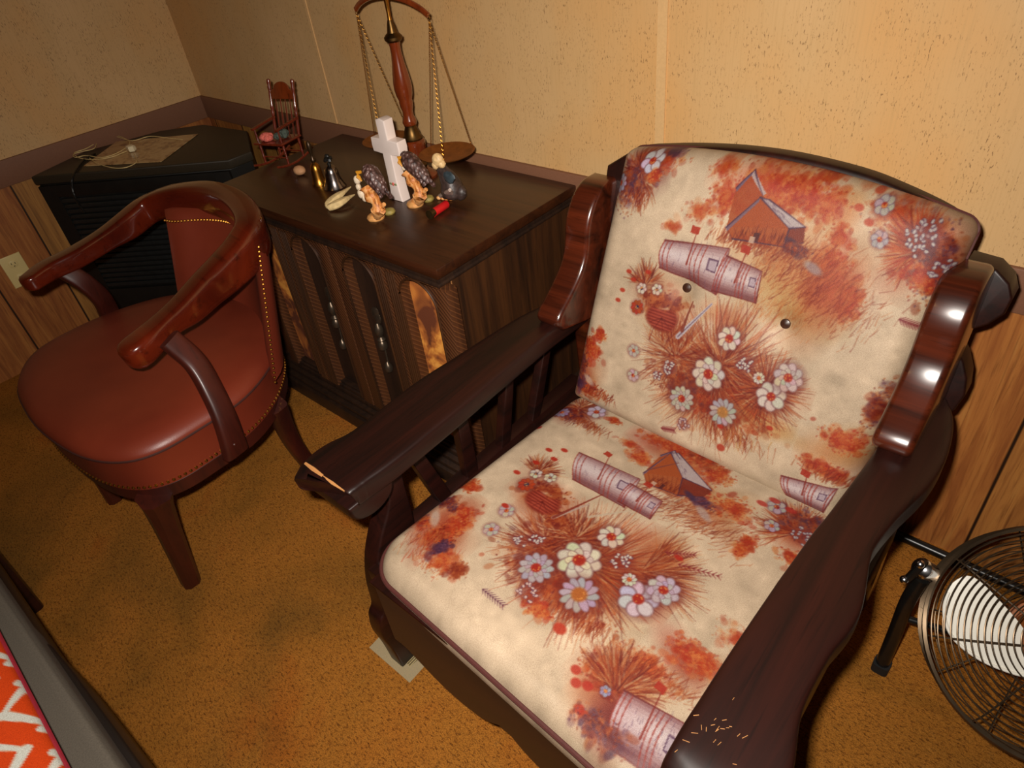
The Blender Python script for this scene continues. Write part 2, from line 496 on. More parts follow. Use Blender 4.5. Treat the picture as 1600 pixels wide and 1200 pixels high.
# outlet on the left wall
e = empty('electrical_outlet', (WX, .411, .30), 'ivory electrical outlet plate on the panelled left wall beside the arm of the leather chair', 'outlet')
m = MB(); slab(m, [(.375, .298), (.447, .298), (.447, .415), (.375, .415)], 0, .006, .003, fn=lambda u, v, w: (WX + w, u, v))
m.build('cover_plate', M['ivory'], e)
for zz in (.330, .383):
    m = MB(); slab(m, [(.411 + .017 * math.cos(a) * (1 if abs(math.cos(a)) < .8 else .9), zz + .014 * math.sin(a)) for a in [2 * math.pi * k / 16 for k in range(16)]], .006, .0085, .001, fn=lambda u, v, w: (WX + w, u, v), n=2)
    sk = m.build('socket', M['ivory'], e)
    m = MB()
    for dy in (-.006, .006): box(m, WX + .0083, WX + .0088, .411 + dy - .001, .411 + dy + .001, zz - .001, zz + .006, .0002)
    box(m, WX + .0083, WX + .0088, .409, .413, zz - .009, zz - .006, .0002)
    m.build('slots', M['black'], sk, smooth=False)

# ------------------------------------------------------------------ printed fabric: drawn as colours on a 1 mm grid
def lin(rgb):
    return np.array(srgb(*rgb)[:3])
class Fab:
    def __init__(s, W, D, seed):
        s.W, s.D, s.K = W, D, 1000.0
        s.h, s.w = int(D * 1000) + 60, int(W * 1000) + 60      # 30 mm bleed each side
        s.img = np.zeros((s.h, s.w, 3)) + np.array((228, 200, 166.0))
        s.r = np.random.default_rng(seed)
        for n, amp in ((9, 7), (22, 6), (60, 5)):
            g = s.r.normal(0, 1, (n, n)); yi = np.linspace(0, n - 1.001, s.h); xi = np.linspace(0, n - 1.001, s.w)
            y0 = yi.astype(int); x0 = xi.astype(int); fy = (yi - y0)[:, None]; fx = (xi - x0)[None]
            A = g[y0][:, x0] * (1 - fy) * (1 - fx) + g[y0 + 1][:, x0] * fy * (1 - fx) + g[y0][:, x0 + 1] * (1 - fy) * fx + g[y0 + 1][:, x0 + 1] * fy * fx
            s.img += (A * amp)[..., None] * np.array((1, .9, .8))
    def win(s, x0, x1, y0, y1):
        a, b = max(0, int(x0 * 1000 + 30)), min(s.w, int(x1 * 1000 + 32))
        c, d = max(0, int(y0 * 1000 + 30)), min(s.h, int(y1 * 1000 + 32))
        if a >= b or c >= d: return None
        X = (np.arange(a, b) - 30) / 1000.0; Y = (np.arange(c, d) - 30) / 1000.0
        return slice(c, d), slice(a, b), X[None, :], Y[:, None]
    def put(s, sl, al, col):
        c, a = sl; im = s.img[c, a]
        s.img[c, a] = im + (np.array(col, float) - im) * np.clip(al, 0, 1)[..., None]
    def blob(s, x, y, rx, ry, col, al=.5, soft=.5, ang=0.0):
        R = max(rx, ry) * 1.25
        w = s.win(x - R, x + R, y - R, y + R)
        if not w: return
        c, a, X, Y = w; dx = X - x; dy = Y - y; ca, sa = math.cos(ang), math.sin(ang)
        d = np.sqrt(((dx * ca + dy * sa) / rx) ** 2 + ((-dx * sa + dy * ca) / ry) ** 2)
        s.put((c, a), al * np.clip((1 + soft / 2 - d) / max(soft, .05), 0, 1), col)
    def stroke(s, x0, y0, x1, y1, wd, col, al=.6):
        w = s.win(min(x0, x1) - wd, max(x0, x1) + wd, min(y0, y1) - wd, max(y0, y1) + wd)
        if not w: return
        c, a, X, Y = w; dx, dy = x1 - x0, y1 - y0; L = dx * dx + dy * dy + 1e-9
        t = np.clip(((X - x0) * dx + (Y - y0) * dy) / L, 0, 1)
        d = np.hypot(X - x0 - t * dx, Y - y0 - t * dy)
        r = wd * (1 - .6 * t)
        s.put((c, a), al * np.clip((r - d) / .0007 + .5, 0, 1), col)
    def poly(s, pts, col, al=.8):
        P = np.array(pts); w = s.win(P[:, 0].min(), P[:, 0].max(), P[:, 1].min(), P[:, 1].max())
        if not w: return
        c, a, X, Y = w; X = X + 0 * Y; Y = Y + 0 * X; ins = np.zeros(X.shape, bool); n = len(P)
        for i in range(n):
            xa, ya = P[i]; xb, yb = P[(i + 1) % n]
            if abs(yb - ya) < 1e-9: continue
            ins ^= ((ya > Y) != (yb > Y)) & (X < (xb - xa) * (Y - ya) / (yb - ya) + xa)
        s.put((c, a), al * ins, col)
    OR = [(206, 96, 48), (190, 74, 40), (218, 128, 70), (176, 66, 44), (226, 150, 92), (200, 84, 56)]
    BR = [(150, 66, 40), (172, 84, 48), (190, 104, 60), (136, 52, 40), (204, 124, 76)]
    PU = [(120, 74, 84), (98, 62, 80), (140, 96, 104)]
    def foliage(s, x, y, rx, ry, n=60, cols=None, al=.42, ang=0.0, size=1.0):
        cols = cols or s.OR; ca, sa = math.cos(ang), math.sin(ang); n = int(n * 1.8); al = al * 1.1
        for i in range(n):
            a = s.r.uniform(0, 6.283); q = abs(s.r.normal(0, .5))
            dx, dy = rx * q * math.cos(a), ry * q * math.sin(a)
            X, Y = x + dx * ca - dy * sa, y + dx * sa + dy * ca
            r = s.r.uniform(.002, .0075) * size
            s.blob(X, Y, r * s.r.uniform(.8, 1.7), r, cols[s.r.integers(len(cols))], al * s.r.uniform(.5, 1.2), .5, s.r.uniform(0, 3.1))
        for i in range(n):
            a = s.r.uniform(0, 6.283); q = s.r.uniform(.2, 1.1)
            dx, dy = rx * q * math.cos(a), ry * q * math.sin(a)
            X, Y = x + dx * ca - dy * sa, y + dx * sa + dy * ca
            s.blob(X, Y, .0022, .0014, cols[s.r.integers(len(cols))], al, .5, s.r.uniform(0, 3.1))
    def burst(s, x, y, R, n=120, a0=0.0, a1=6.283, cols=None, al=.5, lmin=.35):
        cols = cols or s.BR
        s.blob(x, y, R * .55, R * .5, cols[0], al * .5, 1.4)
        cols = list(cols) + [(228, 196, 150), (120, 48, 36)]
        for i in range(int(n * 1.5)):
            a = s.r.uniform(a0, a1); q0 = s.r.uniform(.05, .6) * R; q1 = q0 + s.r.uniform(lmin, .6) * R * .9
            b = a + s.r.normal(0, .22)
            s.stroke(x + q0 * math.cos(a), y + q0 * math.sin(a), x + q0 * math.cos(a) + (q1 - q0) * math.cos(b), y + q0 * math.sin(a) + (q1 - q0) * math.sin(b), s.r.uniform(.0007, .0018), cols[s.r.integers(len(cols))], al)
    def grass(s, x, y, rx, ry, n=150, ang=1.2, cols=None, al=.4, L=.022):
        cols = cols or s.BR
        for i in range(n):
            X = x + s.r.normal(0, .42) * rx; Y = y + s.r.normal(0, .42) * ry
            a = ang + s.r.normal(0, .3); l = L * s.r.uniform(.4, 1.1)
            s.stroke(X, Y, X + l * math.cos(a), Y + l * math.sin(a), s.r.uniform(.0006, .0014), cols[s.r.integers(len(cols))], al)
    def wash(s, x, y, rx, ry, col, al=.35, ang=0.0, n=9):
        for i in range(n):
            s.blob(x + s.r.normal(0, .35) * rx, y + s.r.normal(0, .35) * ry, rx * s.r.uniform(.35, .75), ry * s.r.uniform(.35, .75), tuple(c + s.r.normal(0, 8) for c in col), al * .5, 1.3, ang + s.r.normal(0, .4))
    def flower(s, x, y, r, k=7, col=(238, 222, 196), cen=(186, 66, 44), edge=(146, 104, 100), rot=0.0, cr=.3, asp=1.0, dbl=False):
        s.blob(x, y, r * 1.15, r * 1.1 * asp, (126, 62, 60), .5, .6)
        for ring in ((1.0, 0),) + (((.62, .5),) if dbl else ()):
            for j in range(k):
                a = rot + 6.283 * (j + ring[1]) / k; q = r * .60 * ring[0]; wd = min(.46, 3.0 / k) * r * ring[0]
                px, py = x + q * math.cos(a), y + q * math.sin(a) * asp
                s.blob(px, py, r * .46 * ring[0], wd, edge, .95, .2, a)
                s.blob(px + r * .02 * math.cos(a), py + r * .02 * math.sin(a), r * .41 * ring[0], wd * .84, tuple(c - s.r.uniform(0, 22) for c in col), .95, .35, a)
                s.stroke(x, y, x + r * .55 * math.cos(a), y + r * .55 * math.sin(a) * asp, .0007, (176, 140, 144), .5)
        s.blob(x, y, r * cr, r * cr * asp, cen, .95, .4)
        for j in range(6):
            a = s.r.uniform(0, 6.28); s.blob(x + r * cr * .6 * math.cos(a), y + r * cr * .6 * math.sin(a), .0013, .0013, (232, 160, 90), .8)
    def cluster(s, x, y, r, n=16, col=(226, 206, 184)):
        s.blob(x, y, r, r * .9, (150, 70, 60), .55, .7)
        for j in range(n):
            a = s.r.uniform(0, 6.28); q = r * math.sqrt(s.r.uniform(0, 1)) * .9
            X, Y = x + q * math.cos(a), y + q * math.sin(a)
            s.blob(X, Y, .0038, .0026, (130, 92, 104), .9, .3, s.r.uniform(0, 3)); s.blob(X, Y, .0028, .0019, col, .95, .3, s.r.uniform(0, 3))
    def sprig(s, x, y, ang, L, n=9, col=(150, 60, 60)):
        for j in range(n):
            t = j / n; X, Y = x + L * t * math.cos(ang), y + L * t * math.sin(ang)
            for sg in (-1, 1):
                b = ang + sg * .8; s.stroke(X, Y, X + .009 * math.cos(b), Y + .009 * math.sin(b), .0013, col, .65)
        s.stroke(x, y, x + L * math.cos(ang), y + L * math.sin(ang), .0008, col, .7)
    def barrel(s, P):
        """mailbox body drawn between four corners: left-bottom, right-bottom, right-top, left-top"""
        a, b, c, d = [np.array(p) for p in P]
        f = lambda u, v: tuple((1 - v) * ((1 - u) * a + u * b) + v * ((1 - u) * d + u * c))
        for i in range(14):
            v = (i + .5) / 14; sh = math.sin(v * 3.14)
            ss = max(0, math.sin((v - .12) * 3.4)); col = (150 + 84 * ss, 96 + 116 * ss, 94 + 112 * ss)
            u0 = -.05 * sh; s.poly([f(u0, i / 14), f(1, i / 14), f(1, (i + 1.1) / 14), f(u0, (i + 1.1) / 14)], col, .85)
        for u in (0, .06, .14, .52, .60, .68, .98):
            pts = [f(u - .05 * math.sin(v * 3.14), v) for v in np.linspace(0, 1, 8)]
            for p, q in zip(pts, pts[1:]): s.stroke(*p, *q, .0014, (178, 82, 66), .7)
        for i in range(50):
            u, v = s.r.uniform(0, 1, 2); p = f(u, v); q = f(u + s.r.normal(0, .01), v + .1)
            s.stroke(*p, *q, .0007, (130, 96, 110), .45)
        for p, q in ((f(0, 0), f(1, 0)), (f(0, 1), f(1, 1)), (f(1, 0), f(1, 1))): s.stroke(*p, *q, .0016, (140, 66, 58), .8)
        s.poly([f(.74, .42), f(.9, .42), f(.9, .72), f(.74, .72)], (120, 84, 100), .8); s.poly([f(.76, .46), f(.88, .46), f(.88, .68), f(.76, .68)], (222, 200, 196), .8)
        s.stroke(*f(.42, .4), *f(.46, 1.35), .0018, (160, 66, 50), .8)
        g = f(.44, 1.35); s.poly([(g[0] - .010, g[1] - .005), (g[0] + .006, g[1] - .006), (g[0] + .007, g[1] + .006), (g[0] - .009, g[1] + .007)], (192, 70, 46), .85)
    def house(s, P):
        """P: eaves-left, ridge-front, eaves-right, ridge-back, far-eaves, base-left, base-right, base-far, tower-top, tower-left, tower-right"""
        el, rf, er, rb, fe, bl, br, bf, tt, tl, tr = [tuple(p) for p in P]
        s.poly([tl, tt, tr, er, el], (186, 96, 52), .85)
        s.poly([el, rf, er, br, bl], (190, 104, 58), .9); s.poly([er, fe, bf, br], (150, 72, 52), .9)
        for i in range(60):
            u, v = s.r.uniform(0, 1, 2)
            x = bl[0] + (br[0] - bl[0]) * u; y = bl[1] + (br[1] - bl[1]) * u + (el[1] - bl[1]) * v
            s.stroke(x, y, x + .001, y + .012, .0008, (132, 60, 40), .5)
        for i in range(9):
            u = i / 8; s.stroke(bl[0] + (br[0] - bl[0]) * u, bl[1] + (br[1] - bl[1]) * u, el[0] + (er[0] - el[0]) * u, el[1] + (er[1] - el[1]) * u, .0008, (130, 56, 38), .6)
        s.blob((bl[0] + br[0]) / 2, (bl[1] + br[1]) / 2, .03, .006, (168, 78, 44), .6, 1.0)
        s.poly([(bl[0] * .62 + br[0] * .38, bl[1] * .62 + br[1] * .38), (bl[0] * .5 + br[0] * .5, bl[1] * .5 + br[1] * .5), (bl[0] * .5 + br[0] * .5, bl[1] * .5 + br[1] * .5 + .014), (bl[0] * .62 + br[0] * .38, bl[1] * .62 + br[1] * .38 + .014)], (106, 56, 56), .8)
        s.poly([rf, rb, fe, er], (206, 186, 178), .95); s.poly([tt, (tr[0] + .004, tr[1] + .004), tr, (tt[0] - .004, tt[1] - .006)], (206, 186, 178), .9)
        s.poly([tl, tt, (tt[0], tt[1] - .007), (tl[0] + .002, tl[1] - .006)], (140, 116, 130), .9)
        s.poly([el, rf, (rf[0], rf[1] - .007), (el[0] + .003, el[1] - .006)], (150, 122, 130), .9)
        for p, q in ((el, rf), (rf, er), (rf, rb), (rb, fe), (er, fe), (tl, tt), (tt, tr), (br, bf), (bl, br), (er, br)): s.stroke(*p, *q, .0013, (104, 70, 88), .85)
        for i in range(24):
            u, v = s.r.uniform(0, 1, 2)
            x = rf[0] + (rb[0] - rf[0]) * u + (er[0] - rf[0]) * v; y = rf[1] + (rb[1] - rf[1]) * u + (er[1] - rf[1]) * v
            s.stroke(x, y, x + (er[0] - rf[0]) * .12, y + (er[1] - rf[1]) * .12, .0007, (130, 100, 112), .5)
        wx, wy = (el[0] + er[0]) / 2, (el[1] + bl[1]) / 2
        s.poly([(wx - .006, wy - .006), (wx + .003, wy - .006), (wx + .003, wy + .004), (wx - .006, wy + .004)], (222, 188, 160), .85)
        s.blob((bf[0] + br[0]) / 2, (bf[1] + br[1]) / 2, .016, .006, (96, 70, 92), .8, .6, -.4)
    def basket(s, x, y, r):
        s.blob(x, y, r, r * .72, (150, 62, 44), .9, .25)
        for i in range(7):
            s.blob(x, y - r * .5 + i * r * .17, r * (.75 + .2 * math.sin(i / 2.0)), r * .05, (206, 110, 84), .7, .5)
        for i in range(5):
            a = .4 + i * .55; s.stroke(x, y, x + r * .9 * math.cos(a + 3.5), y + r * .6 * math.sin(a + 3.5), .001, (120, 44, 34), .6)
        s.blob(x + r * .2, y + r * .75, r * .7, r * .22, (222, 190, 150), .8, .5, .3)
        s.foliage(x, y + r * .9, r * 1.3, r * .5, 24, s.BR, .6)
    def color_at(s, U, Vv):
        xi = np.clip(U * 1000 + 30, 0, s.w - 1.01); yi = np.clip(Vv * 1000 + 30, 0, s.h - 1.01)
        x0 = xi.astype(int); y0 = yi.astype(int); fx = (xi - x0)[..., None]; fy = (yi - y0)[..., None]
        im = s.img
        c = im[y0, x0] * (1 - fx) * (1 - fy) + im[y0, np.minimum(x0 + 1, s.w - 1)] * fx * (1 - fy) + im[np.minimum(y0 + 1, s.h - 1), x0] * (1 - fx) * fy + im[np.minimum(y0 + 1, s.h - 1), np.minimum(x0 + 1, s.w - 1)] * fx * fy
        c = c + .24 * (c - np.array((228, 200, 166.0)))
        c = np.clip(c, 0, 255) / 255
        return np.where(c <= .04045, c / 12.92, ((c + .055) / 1.055) ** 2.4)

def fabric_mat():
    t = NT('autumn_printed_upholstery')
    a = t.n('ShaderNodeAttribute'); a.attribute_name = 'print'
    n = t.noise(t.mapping(), 900, 2, 0.7)
    c = t.mix(a.outputs['Color'], t.ramp(n, [(0.35, (0.40, 0.33, 0.30, 1)), (0.62, (1, 1, 1, 1))]), 0.5, 'MULTIPLY')
    c = t.mix(c, (0.545, 0.56, 0.575, 1), 1.0, 'MULTIPLY')
    t.base(c)
    t.bump(t.math('ADD', n, t.noise(t.mapping(), 26, 2)), 0.35, 0.0012)
    return t.set(rough=0.55, spec=0.4)
M['fabric'] = fabric_mat()

def cushion(name, Q, fab, thick, N, re, rc, crown, parent, arch=0.0, dimples=(), power=2.4):
    BL, BR, TL, TR = [np.array(q, float) for q in Q]
    W, D = fab.W, fab.D
    # denser near the rim
    s = np.linspace(0, 1, N); k = .10
    s = s + 0.0
    g = s - k * np.sin(2 * np.pi * s) / (2 * np.pi) * 1.0
    A, B = np.meshgrid(g, g)
    x = A * W; y = B * D
    dx = np.minimum(x, W - x); dy = np.minimum(y, D - y)
    # round the plan corners
    qx = np.maximum(rc - dx, 0); qy = np.maximum(rc - dy, 0)
    l2 = np.hypot(qx, qy) + 1e-12; f = np.where((qx > 0) & (qy > 0), np.maximum(qx, qy) / l2, 1)
    ndx = np.where((qx > 0) & (qy > 0), rc - qx * f, dx); ndy = np.where((qx > 0) & (qy > 0), rc - qy * f, dy)
    x2 = np.where(x < W / 2, ndx, W - ndx); y2 = np.where(y < D / 2, ndy, D - ndy)
    dist = np.where((qx > 0) & (qy > 0), rc - np.hypot(qx * f, qy * f), np.minimum(dx, dy))
    dist = np.clip(dist, 0, None)
    h = thick / 2 * (1 - (1 - np.minimum(dist / re, 1)) ** power) ** (1 / power)
    a = x2 / W; b = y2 / D
    cr = crown * (np.sin(np.pi * np.clip(a, 0, 1)) * np.sin(np.pi * np.clip(b, 0, 1))) ** .6
    a_, b_ = a[..., None], b[..., None]
    P = (1 - b_) * ((1 - a_) * BL + a_ * BR) + b_ * ((1 - a_) * TL + a_ * TR)
    n = np.cross(BR - BL, TL - BL); n /= np.linalg.norm(n)
    upv = (TL - BL) / np.linalg.norm(TL - BL)
    P = P + upv * (arch * 4 * a_ * (1 - a_) * np.clip(b_, 0, 1) ** 2)
    dim = np.zeros_like(x2)
    for (u, v, dep, sg) in dimples:
        dim += dep * np.exp(-((x2 - u) ** 2 + (y2 - v) ** 2) / (2 * sg * sg))
    mid = P - n * (thick / 2)
    top = mid + n * (h + cr - dim * (h / (thick / 2)))[..., None]
    bot = mid - n * (h * .9)[..., None]
    off = np.array(parent.location)
    VT = (top - off).reshape(-1, 3)
    idx = np.arange(N * N).reshape(N, N)
    ft = np.stack([idx[:-1, :-1], idx[:-1, 1:], idx[1:, 1:], idx[1:, :-1]], -1).reshape(-1, 4)
    # coarse underside sharing the rim
    st = 6; sel = list(range(0, N, 1))
    border = np.zeros((N, N), bool); border[0] = border[-1] = True; border[:, 0] = border[:, -1] = True
    imap = idx.copy(); inner = ~border
    imap[inner] = N * N + np.arange(inner.sum())
    VB = (bot - off)[inner]
    fb = np.stack([imap[:-1, :-1], imap[1:, :-1], imap[1:, 1:], imap[:-1, 1:]], -1).reshape(-1, 4)
    verts = np.vstack([VT, VB]); faces = np.vstack([ft, fb])
    me = bpy.data.meshes.new(name)
    me.vertices.add(len(verts)); me.vertices.foreach_set('co', verts.astype(np.float32).ravel())
    me.loops.add(faces.size); me.loops.foreach_set('vertex_index', faces.astype(np.int32).ravel())
    me.polygons.add(len(faces)); me.polygons.foreach_set('loop_start', np.arange(0, faces.size, 4, dtype=np.int32))
    me.polygons.foreach_set('use_smooth', np.ones(len(faces), bool))
    me.update(calc_edges=True)
    cT = fab.color_at(x2, y2).reshape(-1, 3); cB = fab.color_at(x2, y2)[inner]
    c = np.ones((len(verts), 4), np.float32); c[:, :3] = np.vstack([cT, cB])
    at = me.color_attributes.new('print', 'FLOAT_COLOR', 'POINT'); at.data.foreach_set('color', c.ravel())
    me.materials.append(M['fabric'])
    o = bpy.data.objects.new(name, me); COL.objects.link(o); o.parent = parent
    # where things on the surface sit (for buttons and piping)
    def at_uv(u, v, lift=0.0):
        i = int(np.argmin(np.abs(g * D - v))); j = int(np.argmin(np.abs(g * W - u)))
        return tuple(top[i, j] + n * lift)
    rim = [mid[0, j] for j in range(0, N, 4)] + [mid[i, N - 1] for i in range(0, N, 4)] + [mid[N - 1, j] for j in range(N - 1, -1, -4)] + [mid[i, 0] for i in range(N - 1, -1, -4)]
    return o, at_uv, n, rim, upv

# ---- back cushion print
fb_ = Fab(.59, .53, 5)
F = fb_
TN, RU, DK = (206, 140, 92), (184, 92, 56), (140, 66, 56)
F.wash(*(0.2978, 0.5013), .085, .05, (214, 138, 92), .55); F.wash(*(0.4038, 0.382), .09, .06, TN, .5, -.4); F.wash(*(0.3124, 0.1697), .10, .06, TN, .55); F.wash(*(0.3009, 0.1649), .07, .045, RU, .7); F.wash(*(0.4063, 0.1844), .05, .04, RU, .6)
F.wash(*(0.174, 0.2725), .05, .05, (200, 128, 88), .6); F.wash(*(0.0577, 0.4885), .05, .04, DK, .55); F.wash(*(0.5564, 0.4676), .04, .06, RU, .5); F.wash(*(0.0353, 0.0817), .04, .05, RU, .5); F.wash(*(0.5554, 0.1423), .05, .04, TN, .55); F.wash(*(0.3004, 0.2848), .05, .02, TN, .5)
F.wash(*(0.4068, 0.4864), .04, .03, (214, 138, 92), .4); F.wash(*(0.4008, 0.1305), .07, .02, (214, 160, 96), .5)
F.foliage(*(0.301, 0.4918), .085, .045, 120); F.foliage(*(0.2943, 0.543), .05, .022, 60); F.foliage(*(0.396, 0.4887), .030, .030, 45); F.foliage(*(0.2103, 0.5087), .03, .02, 30, al=.25)
F.foliage(*(0.3766, 0.5285), .024, .014, 24); F.foliage(*(0.1897, 0.4386), .03, .018, 30, al=.25); F.foliage(*(0.4258, 0.4562), .018, .016, 22); F.foliage(*(0.4249, 0.4097), .035, .05, 80)
F.foliage(*(0.4739, 0.3723), .022, .035, 60); F.foliage(*(0.3445, 0.3968), .030, .016, 40, F.OR + F.PU); F.foliage(*(0.1485, 0.4054), .02, .01, 14, al=.25)
F.wash(*(0.3713, 0.3829), .09, .05, (214, 158, 106), .6, -.4); F.wash(*(0.448, 0.3745), .05, .06, (204, 110, 66), .5)
F.grass(*(0.4038, 0.382), .10, .06, 560, 1.0, al=.34); F.grass(*(0.307, 0.4081), .09, .02, 130, 1.3, al=.4); F.grass(*(0.4677, 0.3487), .07, .05, 180, 1.2, al=.3); F.grass(*(0.3725, 0.3158), .07, .03, 120, 1.2, [(220, 150, 96), (206, 130, 80)], .35)
F.foliage(*(0.2302, 0.4649), .03, .03, 60, F.OR); F.foliage(*(0.3439, 0.4914), .04, .025, 90, F.OR)
F.grass(*(0.2734, 0.4043), .06, .014, 120, 1.3, F.BR, .5)
F.house([(0.2469, 0.424), (0.2872, 0.4771), (0.3485, 0.4451), (0.3029, 0.4766), (0.3721, 0.4533), (0.2635, 0.4094), (0.3504, 0.418), (0.3776, 0.4319), (0.261, 0.5119), (0.2432, 0.4829), (0.2907, 0.4801)])
F.foliage(*(0.3691, 0.42), .03, .008, 24, F.PU + F.BR, .5); F.blob(*(0.4051, 0.4017), .016, .007, (176, 160, 160), .7, .6, -.3)
F.burst(*(0.3087, 0.1812), .150, 420, cols=F.BR + F.OR[:2], al=.34); F.burst(*(0.2268, 0.1876), .09, 200, cols=F.BR, al=.36); F.burst(*(0.4025, 0.1954), .075, 200, cols=F.BR + F.OR[:1], al=.42)
F.burst(*(0.3126, 0.2086), .07, 160, cols=F.BR, al=.5); F.foliage(*(0.3274, 0.1231), .11, .03, 110, F.BR + F.OR[:2], .32); F.foliage(*(0.2656, 0.1499), .09, .05, 110, F.BR + F.PU[:1], .32)
F.grass(*(0.3614, 0.0984), .08, .02, 160, 4.9, F.BR + [(214, 160, 84)], .45, .03); F.grass(*(0.2038, 0.2184), .05, .03, 120, 1.7, al=.5, L=.03)
F.foliage(*(0.1614, 0.2682), .035, .03, 60, F.BR, .45); F.burst(*(0.1256, 0.295), .05, 90, .6, 3.2, al=.45); F.basket(*(0.1758, 0.2474), .033)
F.barrel([(0.1452, 0.3336), (0.2629, 0.3167), (0.2649, 0.3941), (0.1422, 0.3813)]); F.barrel([(0.254, 0.321), (0.3352, 0.324), (0.3296, 0.3747), (0.2627, 0.3821)])
F.stroke(*(0.2179, 0.2262), *(0.2609, 0.2991), .005, (206, 192, 190), .9); F.stroke(*(0.2179, 0.2262), *(0.2609, 0.2991), .0012, (120, 84, 96), .7); F.stroke(*(0.2224, 0.2382), *(0.2246, 0.2919), .003, (150, 74, 52), .8)
F.flower(*(0.2954, 0.1823), .030, 8, dbl=True, rot=.3); F.flower(*(0.2592, 0.1171), .024, 11, (218, 200, 180), dbl=True); F.flower(*(0.3421, 0.1258), .025, 12, (214, 196, 184), cen=(196, 140, 80), cr=.42)
F.flower(*(0.4134, 0.1876), .025, 7, rot=.5); F.flower(*(0.4289, 0.2287), .024, 8, (226, 204, 186), dbl=True); F.flower(*(0.3115, 0.2546), .020, 8, cr=.36); F.flower(*(0.3834, 0.2098), .010, 9, cr=.35)
F.cluster(*(0.3524, 0.2233), .017); F.cluster(*(0.2173, 0.1636), .014); F.cluster(*(0.2767, 0.069), .013, 12, (230, 196, 176)); F.cluster(*(0.198, 0.142), .010, 8)
F.flower(*(0.1203, 0.2882), .010, 6, cen=(90, 60, 80)); F.flower(*(0.1511, 0.2942), .010, 6, cen=(90, 60, 80)); F.flower(*(0.1204, 0.2518), .013, 9, (206, 104, 66), (70, 70, 96), (160, 70, 50)); F.flower(*(0.1362, 0.1684), .012, 6, (218, 200, 184), edge=(170, 120, 120)); F.flower(*(0.1482, 0.1199), .012, 6, (218, 200, 184), edge=(170, 120, 120))
for p in ((0.0804, 0.2742), (0.0756, 0.2528), (0.0849, 0.3118), (0.0985, 0.2993), (0.1255, 0.3202), (0.346, 0.0978), (0.4297, 0.1338)): F.blob(*p, .006, .004, (198, 70, 44), .8, .4)
F.blob(*(0.3588, 0.0585), .008, .007, (200, 84, 58), .85, .4)
F.burst(*(0.0577, 0.4885), .055, 150, al=.5); F.foliage(*(0.0455, 0.457), .04, .045, 90, F.BR + F.PU, .42); F.foliage(*(0.0918, 0.5099), .05, .022, 60, F.OR, .35); F.grass(*(0.0682, 0.4503), .03, .02, 60, 4.9, al=.5, L=.03)
F.flower(*(0.0743, 0.5064), .020, 6, (236, 222, 218), rot=.4); F.flower(*(0.0165, 0.4649), .017, 9, (196, 180, 186), dbl=True); F.foliage(*(0.0891, 0.4824), .014, .01, 18, F.OR, .6); F.foliage(*(0.1042, 0.5254), .02, .01, 14, F.PU)
F.foliage(*(0.4927, 0.5073), .05, .04, 90, F.OR + F.PU[:1], .25); F.burst(*(0.5414, 0.4728), .065, 200, 1.6, 4.4, F.OR, .4); F.foliage(*(0.5637, 0.4602), .025, .06, 110, F.PU + F.BR, .42); F.foliage(*(0.5552, 0.4385), .03, .02, 50, F.OR, .45)
F.flower(*(0.467, 0.5106), .013, 6, (218, 200, 184), edge=(140, 110, 128)); F.flower(*(0.4807, 0.4679), .012, 6, (218, 200, 184), edge=(140, 110, 128)); F.cluster(*(0.53, 0.4839), .024, 26, (218, 204, 188)); F.cluster(*(0.5715, 0.4577), .018, 20, (208, 192, 178)); F.cluster(*(0.5373, 0.5044), .016, 14, (208, 192, 178))
for p in ((0.4362, 0.4984), (0.4494, 0.5253), (0.4576, 0.4843)): F.blob(*p, .007, .005, (206, 90, 60), .75, .4)
F.sprig(*(0.5492, 0.3747), -.1, .035); F.foliage(*(0.4386, 0.5417), .05, .014, 40, F.OR, .2)
F.foliage(*(0.0386, 0.1349), .028, .035, 80, F.OR); F.foliage(*(0.0212, 0.091), .02, .03, 50, F.PU + F.BR, .5); F.foliage(*(0.053, 0.1734), .016, .012, 22, F.OR); F.foliage(*(0.0438, 0.0473), .05, .024, 90, F.BR + F.OR, .4); F.grass(*(0.0838, 0.0541), .05, .012, 90, 4.4, al=.5)
F.blob(*(0.0488, 0.0678), .016, .007, (214, 190, 170), .7, .6, -.5); F.foliage(*(0.026, 0.0504), .02, .02, 30, F.PU)
F.foliage(*(0.5475, 0.163), .045, .022, 90, F.OR); F.foliage(*(0.5713, 0.2335), .02, .05, 60, F.BR + F.PU[:1], .4); F.foliage(*(0.5383, 0.1018), .05, .016, 70, F.OR); F.grass(*(0.5435, 0.0877), .06, .012, 90, 1.3)
F.barrel([(0.4954, 0.0248), (0.5609, 0.0259), (0.5666, 0.0784), (0.4761, 0.0592)]); F.sprig(*(0.2351, 0.0404), .3, .03)

# ---- seat cushion print
fs_ = Fab(.60, .635, 9)
F = fs_
F.wash(*(0.2854, 0.5419), .08, .04, RU, .55); F.wash(*(0.4223, 0.4728), .07, .05, TN, .55, -.4); F.wash(*(0.3067, 0.2165), .11, .065, TN, .6); F.wash(*(0.3065, 0.1999), .08, .05, RU, .75); F.wash(*(0.4086, 0.2537), .06, .04, RU, .65); F.wash(*(0.382, 0.3303), .07, .04, TN, .5)
F.wash(*(0.1818, 0.2964), .06, .05, (190, 110, 76), .65); F.wash(*(0.0396, 0.5241), .06, .03, DK, .65); F.wash(*(0.5557, 0.5163), .05, .04, RU, .5); F.wash(*(0.0801, 0.1333), .05, .07, RU, .6); F.wash(*(0.4761, 0.0913), .07, .06, TN, .6); F.wash(*(0.5376, 0.1939), .06, .03, RU, .4); F.wash(*(0.4954, 0.0499), .04, .04, DK, .5)
